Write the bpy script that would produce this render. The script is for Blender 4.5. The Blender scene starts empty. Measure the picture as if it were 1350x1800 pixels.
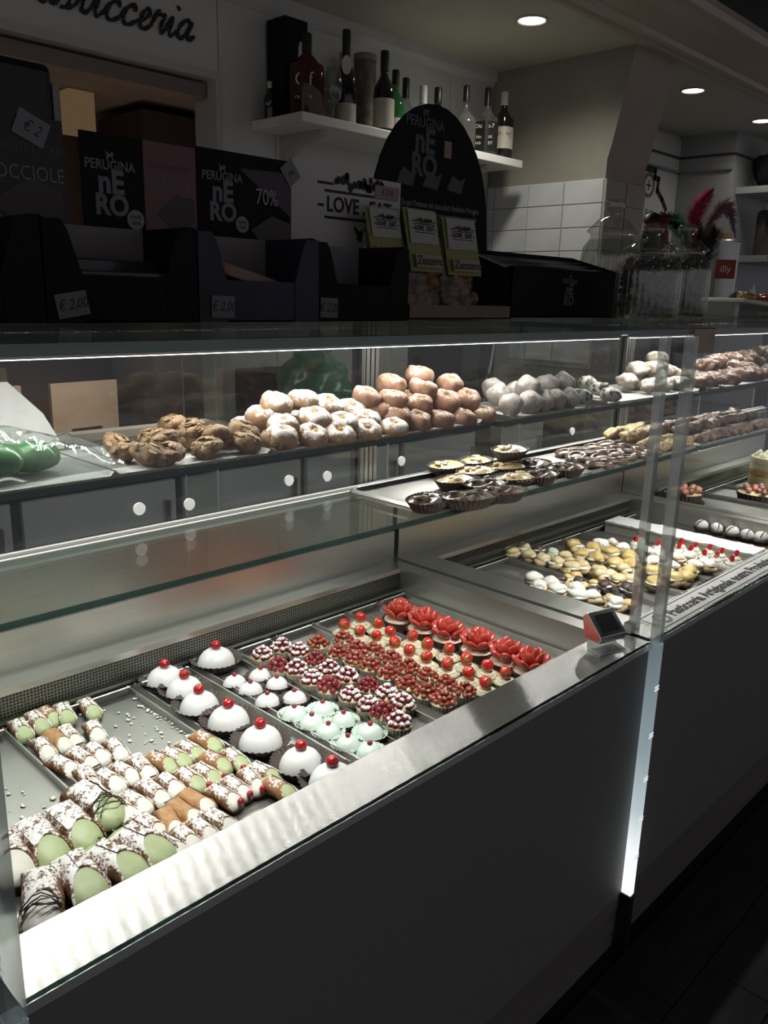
import bpy, bmesh, math, random
from mathutils import Vector, Matrix, noise as mn
random.seed(7)
PI = math.pi
scene = bpy.context.scene
col = scene.collection

# ---------------------------------------------------------------- camera
def add_camera():
    yaw, pitch, roll = math.radians(45.94), math.radians(14.69), math.radians(-1.505)
    fwd = Vector((math.sin(yaw)*math.cos(pitch), math.cos(yaw)*math.cos(pitch), -math.sin(pitch)))
    r = Vector((math.cos(yaw), -math.sin(yaw), 0)); d = fwd.cross(r)
    c, s = math.cos(roll), math.sin(roll)
    r2 = c*r + s*d; d2 = -s*r + c*d
    cam = bpy.data.cameras.new('camera'); cam.sensor_fit = 'HORIZONTAL'; cam.sensor_width = 36
    cam.lens = 1449.0/1350*36; cam.clip_start = .02
    o = bpy.data.objects.new('camera', cam); col.objects.link(o)
    m = Matrix((r2, -d2, -fwd)).transposed().to_4x4(); m.translation = (0, -.671, 1.5)
    o.matrix_world = m; scene.camera = o
add_camera()

# ---------------------------------------------------------------- world, exposure, lamps of the room
w = bpy.data.worlds.new('world'); scene.world = w; w.use_nodes = True
w.node_tree.nodes['Background'].inputs[0].default_value = (.95, .93, 1.0, 1)
w.node_tree.nodes['Background'].inputs[1].default_value = .20
scene.view_settings.view_transform = 'Standard'; scene.view_settings.look = 'None'
scene.view_settings.exposure = 0.0; scene.view_settings.gamma = 1.0
scene.view_settings.use_curve_mapping = False
scene.cycles.transparent_max_bounces = 40
scene.cycles.max_bounces = 10
scene.cycles.sample_clamp_indirect = 2.5
scene.cycles.caustics_refractive = False; scene.cycles.caustics_reflective = False

def area(name, loc, sx, sy, power, colr=(1, 1, 1), rot=(0, 0, 0), spread=PI):
    l = bpy.data.lights.new(name, 'AREA'); l.shape = 'RECTANGLE'; l.size = sx; l.size_y = sy
    l.energy = power; l.color = colr; l.spread = spread
    o = bpy.data.objects.new(name, l); col.objects.link(o); o.location = loc; o.rotation_euler = rot
    return o
LED_Y, LED_Z = .508, 1.413
LEDS = [(.24, 1.70), (1.93, 3.20), (3.40, 4.3)]
LED_L = 50.0     # radiance of the diode bars of the rear tubes
FLED_Y, FLED_Z, FLED_W = .125, 1.434, 2.1
FLEDS = [(.24, 1.44), (1.50, 2.60), (2.66, 3.9)]
for a, b in FLEDS:      # and the tubes along the front edge, aimed down and slightly in
    area('led_light', ((a+b)/2, FLED_Y, FLED_Z-.006), b-a, .012, FLED_W*(b-a)*(1.0 if a < 1 else 1.35), (1, .985, .95), (math.radians(18), 0, 0), math.radians(75))
SLED_Y, SLED_Z = .712, 1.216
for a, b in FLEDS:      # strip under the back edge of the upper glass shelf
    area('led_light', ((a+b)/2, SLED_Y-.004, SLED_Z-.008), b-a, .008, 2.4*(b-a), (1, .98, .93), (math.radians(-25), 0, 0), math.radians(140))
DOWN = [(2.85, 1.38), (4.23, 1.38), (5.13, 1.38)]
def spot(name, loc, power, colr, size, blend, rad):
    l = bpy.data.lights.new(name, 'SPOT'); l.energy = power; l.color = colr; l.spot_size = size; l.spot_blend = blend
    l.shadow_soft_size = rad
    o = bpy.data.objects.new(name, l); col.objects.link(o); o.location = loc
    return o
for x, y in DOWN:       # recessed downlights in the canopy
    spot('downlight_lamp', (x, y, 2.49), 18 if x < 3 else 3.5, (1, .95, .82), math.radians(150), .8, .05)
area('back_room_lamp', (2.0, 3.0, 2.47), .3, .3, 30.0, (1, .82, .66), spread=math.radians(115))

# ---------------------------------------------------------------- materials
MATS = {}
def nt(m):
    t = m.node_tree; return t, t.nodes, t.links
def mat(name, c, rough=.5, metal=0, coat=0, c2=None, scale=8, lo=.4, hi=.6, bump=None, spec=.5, emis=None, stretch=None, sss=0, detail=3, alpha=None, aniso=0, rvar=0):
    if name in MATS: return MATS[name]
    m = bpy.data.materials.new(name); m.use_nodes = True; t, N, L = nt(m)
    b = N['Principled BSDF']
    b.inputs['Base Color'].default_value = (*c, 1); b.inputs['Roughness'].default_value = rough
    b.inputs['Metallic'].default_value = metal; b.inputs['Coat Weight'].default_value = coat
    b.inputs['Coat Roughness'].default_value = .08
    b.inputs['Specular IOR Level'].default_value = spec
    if sss:
        b.inputs['Subsurface Weight'].default_value = sss; b.inputs['Subsurface Radius'].default_value = (.006, .004, .003)
        b.inputs['Subsurface Scale'].default_value = 1
    if alpha is not None: b.inputs['Alpha'].default_value = alpha
    if aniso: b.inputs['Anisotropic'].default_value = aniso
    if emis: b.inputs['Emission Color'].default_value = (*emis[0], 1); b.inputs['Emission Strength'].default_value = emis[1]
    tc = N.new('ShaderNodeTexCoord'); mp = N.new('ShaderNodeMapping'); L.new(tc.outputs['Object'], mp.inputs[0])
    if stretch: mp.inputs['Scale'].default_value = stretch
    if c2 or rvar:
        n = N.new('ShaderNodeTexNoise'); n.inputs['Scale'].default_value = scale; n.inputs['Detail'].default_value = detail
        L.new(mp.outputs[0], n.inputs['Vector'])
        r = N.new('ShaderNodeMapRange'); r.inputs[1].default_value = lo; r.inputs[2].default_value = hi
        L.new(n.outputs['Fac'], r.inputs[0])
        if c2:
            x = N.new('ShaderNodeMix'); x.data_type = 'RGBA'
            x.inputs[6].default_value = (*c, 1); x.inputs[7].default_value = (*c2, 1)
            L.new(r.outputs[0], x.inputs[0]); L.new(x.outputs[2], b.inputs['Base Color'])
        if rvar:
            q = N.new('ShaderNodeMapRange'); q.inputs[3].default_value = rough; q.inputs[4].default_value = rough+rvar
            L.new(r.outputs[0], q.inputs[0]); L.new(q.outputs[0], b.inputs['Roughness'])
    if bump:
        n2 = N.new('ShaderNodeTexNoise'); n2.inputs['Scale'].default_value = bump[0]; n2.inputs['Detail'].default_value = 4
        L.new(mp.outputs[0], n2.inputs['Vector'])
        bp = N.new('ShaderNodeBump'); bp.inputs['Strength'].default_value = bump[1]; bp.inputs['Distance'].default_value = bump[2] if len(bump) > 2 else .002
        L.new(n2.outputs['Fac'], bp.inputs['Height']); L.new(bp.outputs[0], b.inputs['Normal'])
    MATS[name] = m
    return m
def powder(name, base, base2, amount, sugar=(.86, .85, .82), scale=140, bscale=60):
    """pastry crust dusted with icing sugar on its upward faces"""
    if name in MATS: return MATS[name]
    m = mat(name, base, .65, c2=base2, scale=bscale, bump=(220, .5, .002), spec=.25); t, N, L = nt(m)
    b = N['Principled BSDF']; mix1 = [n for n in N if n.type == 'MIX'][0]
    tc = [n for n in N if n.type == 'TEX_COORD'][0]
    no = N.new('ShaderNodeTexNoise'); no.inputs['Scale'].default_value = scale; no.inputs['Detail'].default_value = 5; no.inputs['Roughness'].default_value = .7
    L.new(tc.outputs['Object'], no.inputs['Vector'])
    n3 = N.new('ShaderNodeTexNoise'); n3.inputs['Scale'].default_value = scale*.2; L.new(tc.outputs['Object'], n3.inputs['Vector'])
    g = N.new('ShaderNodeNewGeometry'); s = N.new('ShaderNodeSeparateXYZ'); L.new(g.outputs['Normal'], s.inputs[0])
    def mad(src, k, add):
        q = N.new('ShaderNodeMath'); q.operation = 'MULTIPLY_ADD'; q.inputs[1].default_value = k; L.new(src, q.inputs[0])
        if isinstance(add, (int, float)): q.inputs[2].default_value = add
        else: L.new(add, q.inputs[2])
        return q.outputs[0]
    v = mad(s.outputs['Z'], .45, mad(n3.outputs['Fac'], .9, mad(no.outputs['Fac'], 1.5, -1.2)))
    r = N.new('ShaderNodeMapRange'); r.inputs[1].default_value = .45-.6*amount; r.inputs[2].default_value = .57-.6*amount; L.new(v, r.inputs[0])
    x = N.new('ShaderNodeMix'); x.data_type = 'RGBA'; x.inputs[7].default_value = (*sugar, 1)
    L.new(r.outputs[0], x.inputs[0]); L.new(mix1.outputs[2], x.inputs[6]); L.new(x.outputs[2], b.inputs['Base Color'])
    return m
def glass(name, tint=(1, 1, 1), base=.04, gain=.9, rough=0, body=None, grey=0):
    """thin pane: clear with a Schlick reflection; body = a little of the glass's own colour"""
    if name in MATS: return MATS[name]
    m = bpy.data.materials.new(name); m.use_nodes = True; t, N, L = nt(m)
    N.remove(N['Principled BSDF']); out = N['Material Output']
    lw = N.new('ShaderNodeLayerWeight'); lw.inputs['Blend'].default_value = .5
    p = N.new('ShaderNodeMath'); p.operation = 'POWER'; p.inputs[1].default_value = 5; L.new(lw.outputs['Facing'], p.inputs[0])
    q = N.new('ShaderNodeMath'); q.operation = 'MULTIPLY_ADD'; q.inputs[1].default_value = gain; q.inputs[2].default_value = base; L.new(p.outputs[0], q.inputs[0])
    tr = N.new('ShaderNodeBsdfTransparent'); tr.inputs[0].default_value = (*tint, 1)
    gl = N.new('ShaderNodeBsdfGlossy'); gl.inputs['Roughness'].default_value = rough
    mx = N.new('ShaderNodeMixShader'); L.new(q.outputs[0], mx.inputs[0]); L.new(gl.outputs[0], mx.inputs[2])
    if body:
        df = N.new('ShaderNodeBsdfDiffuse'); df.inputs[0].default_value = (*body, 1)
        m2 = N.new('ShaderNodeMixShader'); m2.inputs[0].default_value = grey
        L.new(tr.outputs[0], m2.inputs[1]); L.new(df.outputs[0], m2.inputs[2]); L.new(m2.outputs[0], mx.inputs[1])
    else: L.new(tr.outputs[0], mx.inputs[1])
    L.new(mx.outputs[0], out.inputs[0]); MATS[name] = m
    return m
def emit(name, c, s):
    if name in MATS: return MATS[name]
    m = bpy.data.materials.new(name); m.use_nodes = True; t, N, L = nt(m)
    N.remove(N['Principled BSDF']); e = N.new('ShaderNodeEmission'); e.inputs[0].default_value = (*c, 1); e.inputs[1].default_value = s
    L.new(e.outputs[0], N['Material Output'].inputs[0]); MATS[name] = m
    return m
def perforated():
    m = mat('perforated_grille', (.16, .155, .14), .55, 0); t, N, L = nt(m); b = N['Principled BSDF']
    tc = [n for n in N if n.type == 'TEX_COORD'][0]
    v = N.new('ShaderNodeTexVoronoi'); v.inputs['Randomness'].default_value = .12; v.inputs['Scale'].default_value = 170; v.voronoi_dimensions = '2D'
    sx = N.new('ShaderNodeSeparateXYZ'); cx = N.new('ShaderNodeCombineXYZ'); L.new(tc.outputs['Object'], sx.inputs[0])
    L.new(sx.outputs[0], cx.inputs[0]); L.new(sx.outputs[2], cx.inputs[1]); L.new(cx.outputs[0], v.inputs['Vector'])
    r = N.new('ShaderNodeMapRange'); r.inputs[1].default_value = .30; r.inputs[2].default_value = .40; L.new(v.outputs['Distance'], r.inputs[0])
    x = N.new('ShaderNodeMix'); x.data_type = 'RGBA'; x.inputs[6].default_value = (.004, .004, .004, 1); x.inputs[7].default_value = (.20, .19, .16, 1)
    L.new(r.outputs[0], x.inputs[0]); L.new(x.outputs[2], b.inputs['Base Color'])
    return m
STEEL = mat('brushed_steel', (.76, .75, .71), .33, 1, c2=(.72, .71, .67), scale=30, stretch=(.3, 9, 9), rvar=.05)
def brushed():
    m = bpy.data.materials.new('ledge_steel'); m.use_nodes = True; t, N, L = nt(m); N.remove(N['Principled BSDF'])
    g = N.new('ShaderNodeBsdfAnisotropic'); g.distribution = 'GGX'; g.inputs['Color'].default_value = (.86, .85, .82, 1)
    g.inputs['Roughness'].default_value = .235; g.inputs['Anisotropy'].default_value = .86
    tg = N.new('ShaderNodeTangent'); tg.direction_type = 'UV_MAP'; tg.uv_map = 'UVMap'; L.new(tg.outputs[0], g.inputs['Tangent'])
    L.new(g.outputs[0], N['Material Output'].inputs[0])
    return m
LEDGE = brushed()       # brushing runs along the counter and spreads reflections across it
def planar_uv(o):
    me = o.data; uv = me.uv_layers.new(name='UVMap')
    for l in me.loops: uv.data[l.index].uv = me.vertices[l.vertex_index].co[:2]
    return o
TRAY = mat('tray_steel', (.56, .55, .52), .32, 1, c2=(.44, .43, .41), scale=7, rvar=.22, lo=.3, hi=.7)
CHROME = mat('chrome', (.75, .75, .75), .08, 1)
ALU = mat('aluminium', (.55, .54, .50), .35, 1)
GRILLE = perforated()
GLASS = glass('clear_glass', (.985, .995, .99), .035, .55)
SHELFGL = glass('shelf_glass', (.93, .97, .95), .05, .8)
DOORGL = glass('door_glass', (.9, .92, .91), .06, .7)
GEDGE = glass('glass_edge', (.16, .27, .25), .05, .5, .1, (.030, .060, .055), .6)
POSTGL = glass('glass_post', (.85, .89, .87), .16, .8, .08, (.8, .83, .81), .32)
JARGL = glass('jar_glass', (.93, .94, .91), .15, .9, .03, (.6, .62, .55), .06)
WALL = mat('wall_paint', (.62, .62, .60), .38, c2=(.58, .58, .56), scale=2, bump=(40, .03))
GREYWALL = mat('taupe_paint', (.30, .285, .24), .7, c2=(.27, .25, .21), scale=3, bump=(50, .05))
PILLAR = mat('pillar_paint', (.40, .33, .28), .7, c2=(.36, .30, .25), scale=3, bump=(50, .05))
CEIL = mat('canopy_paint', (.62, .60, .50), .6, c2=(.58, .56, .47), scale=2)
TAN = mat('trim_tan', (.60, .50, .41), .5, c2=(.53, .44, .36), scale=4, stretch=(.3, 3, 3))
DARK = mat('dark_void', (.02, .02, .022), .8, c2=(.014, .014, .016), scale=5)
TILE = mat('wall_tile', (.56, .575, .59), .18, c2=(.51, .525, .54), scale=4)
GROUT = mat('grout', (.62, .62, .6), .8, c2=(.55, .55, .53), scale=30)
FLOORT = mat('floor_tile', (.055, .052, .052), .45, c2=(.036, .034, .034), scale=6, stretch=(1, 4, 1), bump=(30, .12))
JOINT = mat('floor_joint', (.012, .012, .012), .8)
PANEL = mat('panel_grey', (.20, .20, .197), .55, c2=(.188, .188, .185), scale=300, bump=(400, .08, .0005))
PLINTH = mat('plinth_grey', (.17, .158, .158), .45, c2=(.15, .14, .14), scale=8, stretch=(.2, 3, 3))
BLACK = mat('black_plastic', (.012, .012, .012), .35)
BLACKCARD = mat('black_card', (.008, .008, .0095), .6, c2=(.011, .011, .013), scale=5, spec=.15)
WHITE = mat('white_laminate', (.72, .72, .70), .35, c2=(.68, .68, .66), scale=5)
PAPER = mat('paper_white', (.62, .62, .60), .7, c2=(.57, .57, .55), scale=30)
INKDK = mat('ink_dark', (.02, .02, .02), .6)
INKLT = mat('ink_silver', (.17, .165, .17), .5)
INKGR = mat('ink_grey', (.10, .098, .10), .6)
BROWNCARD = mat('brown_card', (.33, .25, .20), .75, c2=(.29, .22, .17), scale=20)

# ---------------------------------------------------------------- mesh helpers
class MB:
    def __init__(s): s.v = []; s.f = []; s.m = []
    def add(s, vs, fs, m=0, M=None):
        o = len(s.v)
        s.v += [tuple(M @ Vector(p)) for p in vs] if M else [tuple(p) for p in vs]
        s.f += [tuple(i+o for i in f) for f in fs]; s.m += [m]*len(fs)
        return s
    def box(s, x0, x1, y0, y1, z0, z1, m=0, M=None, ms=None):
        vs = [(x0, y0, z0), (x1, y0, z0), (x1, y1, z0), (x0, y1, z0), (x0, y0, z1), (x1, y0, z1), (x1, y1, z1), (x0, y1, z1)]
        fs = [(0, 3, 2, 1), (4, 5, 6, 7), (0, 1, 5, 4), (1, 2, 6, 5), (2, 3, 7, 6), (3, 0, 4, 7)]
        s.add(vs, fs, m, M)
        if ms: s.m[-6:] = ms        # bottom, top, front(-y), right, back, left
        return s
    def prism(s, poly, a, b, axis='x', m=0, M=None):
        """poly in the two other axes (y,z)/(x,z)/(x,y) extruded along axis from a to b"""
        n = len(poly)
        def P(p, t): return {'x': (t, p[0], p[1]), 'y': (p[0], t, p[1]), 'z': (p[0], p[1], t)}[axis]
        vs = [P(p, a) for p in poly]+[P(p, b) for p in poly]
        fs = [tuple(range(n))[::-1], tuple(range(n, 2*n))]+[(i, (i+1) % n, n+(i+1) % n, n+i) for i in range(n)]
        return s.add(vs, fs, m, M)
    def lathe(s, prof, n=24, m=0, M=None, rip=None, cap=True, sq=None):
        """prof [(r,z)], rip(theta, k)->factor on ring k"""
        vs = []; fs = []
        for k, (r, z) in enumerate(prof):
            for i in range(n):
                th = 2*PI*i/n; q = r*(rip(th, k) if rip else 1)
                x, y = q*math.cos(th), q*math.sin(th)
                if sq:
                    e = sq; cx, cy = math.cos(th), math.sin(th)
                    g = (abs(cx)**e+abs(cy)**e)**(-1/e); x, y = q*cx*g, q*cy*g
                vs.append((x, y, z))
        for k in range(len(prof)-1):
            for i in range(n):
                j = (i+1) % n; fs.append((k*n+i, k*n+j, (k+1)*n+j, (k+1)*n+i))
        if cap:
            if prof[0][0] > 1e-5: fs.append(tuple(range(n))[::-1])
            if prof[-1][0] > 1e-5: fs.append(tuple(range((len(prof)-1)*n, len(prof)*n)))
        return s.add(vs, fs, m, M)
    def ball(s, c, r, nu=12, nv=8, m=0, M=None, nz=0, ns=40, seed=0):
        if not isinstance(r, (tuple, list)): r = (r, r, r)
        vs = []; fs = []; off = Vector((seed*7.31, seed*3.7, seed*1.9))
        def P(d):
            q = 1.0
            if nz: q += nz*mn.noise(Vector((d[0]*r[0], d[1]*r[1], d[2]*r[2]))*ns+off)
            return (c[0]+d[0]*r[0]*q, c[1]+d[1]*r[1]*q, c[2]+d[2]*r[2]*q)
        vs.append(P((0, 0, -1)))
        for j in range(1, nv):
            ph = -PI/2+PI*j/nv
            for i in range(nu):
                th = 2*PI*i/nu; vs.append(P((math.cos(ph)*math.cos(th), math.cos(ph)*math.sin(th), math.sin(ph))))
        vs.append(P((0, 0, 1))); e = len(vs)-1
        for i in range(nu):
            k = (i+1) % nu; fs.append((0, 1+k, 1+i)); fs.append((e, e-nu+i, e-nu+k))
        for j in range(nv-2):
            for i in range(nu):
                k = (i+1) % nu; fs.append((1+j*nu+i, 1+j*nu+k, 1+(j+1)*nu+k, 1+(j+1)*nu+i))
        return s.add(vs, fs, m, M)
    def tube(s, pts, rad, n=8, m=0, M=None, closed=False):
        pts = [Vector(p) for p in pts]; vs = []; fs = []; K = len(pts)
        for k, p in enumerate(pts):
            a = pts[(k-1) % K] if (closed or k) else p; b = pts[(k+1) % K] if (closed or k < K-1) else p
            t = (b-a); t = t.normalized() if t.length > 1e-9 else Vector((0, 0, 1))
            up = Vector((0, 0, 1)) if abs(t.z) < .95 else Vector((1, 0, 0))
            u = t.cross(up).normalized(); w_ = u.cross(t)
            r = rad[k] if isinstance(rad, (list, tuple)) else rad
            for i in range(n):
                th = 2*PI*i/n; vs.append(p+u*r*math.cos(th)+w_*r*math.sin(th))
        for k in range(K if closed else K-1):
            q = (k+1) % K
            for i in range(n):
                j = (i+1) % n; fs.append((k*n+i, k*n+j, q*n+j, q*n+i))
        if not closed: fs.append(tuple(range(n))[::-1]); fs.append(tuple(range((K-1)*n, K*n)))
        return s.add(vs, fs, m, M)
    def mesh(s, name, mats, smooth=None):
        me = bpy.data.meshes.new(name); me.from_pydata(s.v, [], s.f)
        for q in (mats if isinstance(mats, (list, tuple)) else [mats]): me.materials.append(q)
        if any(s.m): me.polygons.foreach_set('material_index', s.m)
        if smooth is not None:
            me.polygons.foreach_set('use_smooth', [True]*len(me.polygons))
            if smooth < 179: me.set_sharp_from_angle(angle=math.radians(smooth))
        me.update(); return me
    def build(s, name, mats, parent=None, smooth=None, loc=None, rot=None):
        return link(name, s.mesh(name, mats, smooth), parent, loc, rot)
def link(name, me, parent=None, loc=None, rot=None):
    o = bpy.data.objects.new(name, me); col.objects.link(o)
    if parent: o.parent = parent
    if loc: o.location = loc
    if rot: o.rotation_euler = rot
    return o
def bev(o, wdt=.002, seg=2):
    m = o.modifiers.new('bevel', 'BEVEL'); m.width = wdt; m.segments = seg; m.limit_method = 'ANGLE'; m.angle_limit = math.radians(35)
    return o
def tag(o, label=None, cat=None, group=None, kind=None):
    if label: o['label'] = label
    if cat: o['category'] = cat
    if group: o['group'] = group
    if kind: o['kind'] = kind
    return o
def struct(o): o['kind'] = 'structure'; return o
def thing(name, label, cat, loc=(0, 0, 0), rz=0, group=None):
    o = bpy.data.objects.new(name, None); col.objects.link(o); o.empty_display_size = .02
    o.location = loc; o.rotation_euler = (0, 0, rz)
    return tag(o, label, cat, group)
KIDS = {}
def copy_tree(o, parent=None):
    c = o.copy(); col.objects.link(c); c.parent = parent
    for ch in o.children: copy_tree(ch, c)
    return c
PROTO_USED = set()
def place(proto, loc, rot=(0, 0, 0), sc=1.0):
    """the first call moves the prototype itself, later ones copy it with its parts"""
    if proto.name in PROTO_USED: o = copy_tree(proto)
    else: o = proto; PROTO_USED.add(proto.name)
    o.location = loc; o.rotation_euler = rot if isinstance(rot, (tuple, list)) else (0, 0, rot); o.scale = (sc, sc, sc)
    return o
UNI = ['', 'first', 'second', 'third', 'fourth', 'fifth', 'sixth', 'seventh', 'eighth', 'ninth', 'tenth', 'eleventh', 'twelfth', 'thirteenth', 'fourteenth', 'fifteenth', 'sixteenth', 'seventeenth', 'eighteenth', 'nineteenth']
TEN = {2: ('twentieth', 'twenty'), 3: ('thirtieth', 'thirty'), 4: ('fortieth', 'forty')}
def ordn(i):
    if i < 20: return UNI[i]
    t, u = divmod(i, 10); return TEN[t][0] if u == 0 else TEN[t][1]+'-'+UNI[u]
def number(objs, key, template, cat, group):
    """label a run of look-alikes by their order along the row"""
    n = len(objs)
    for i, o in enumerate(sorted(objs, key=key)):
        tag(o, template.format(ordn(i+1)) if n > 1 else template.format('only'), cat, group)
fromback = lambda o: -o.location.y
fromleft = lambda o: o.location.x
def rnd(a, b): return random.uniform(a, b)
def text(body, size, m, parent, loc, rot=(PI/2, 0, 0), ext=.0004, off=0, shear=0, align='CENTER', name='lettering', sx=1.0, space=1.0):
    cu = bpy.data.curves.new('txt', 'FONT'); cu.body = body; cu.size = size; cu.extrude = ext; cu.offset = off; cu.shear = shear
    cu.align_x = align; cu.align_y = 'CENTER'; cu.space_character = space; cu.resolution_u = 3
    tmp = bpy.data.objects.new('txt', cu); col.objects.link(tmp)
    bpy.context.view_layer.update()
    me = bpy.data.meshes.new_from_object(tmp.evaluated_get(bpy.context.evaluated_depsgraph_get()))
    bpy.data.objects.remove(tmp); bpy.data.curves.remove(cu)
    me.materials.clear(); me.materials.append(m)
    o = link(name, me, parent, loc, rot); o.scale = (sx, 1, 1)
    return o

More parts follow.
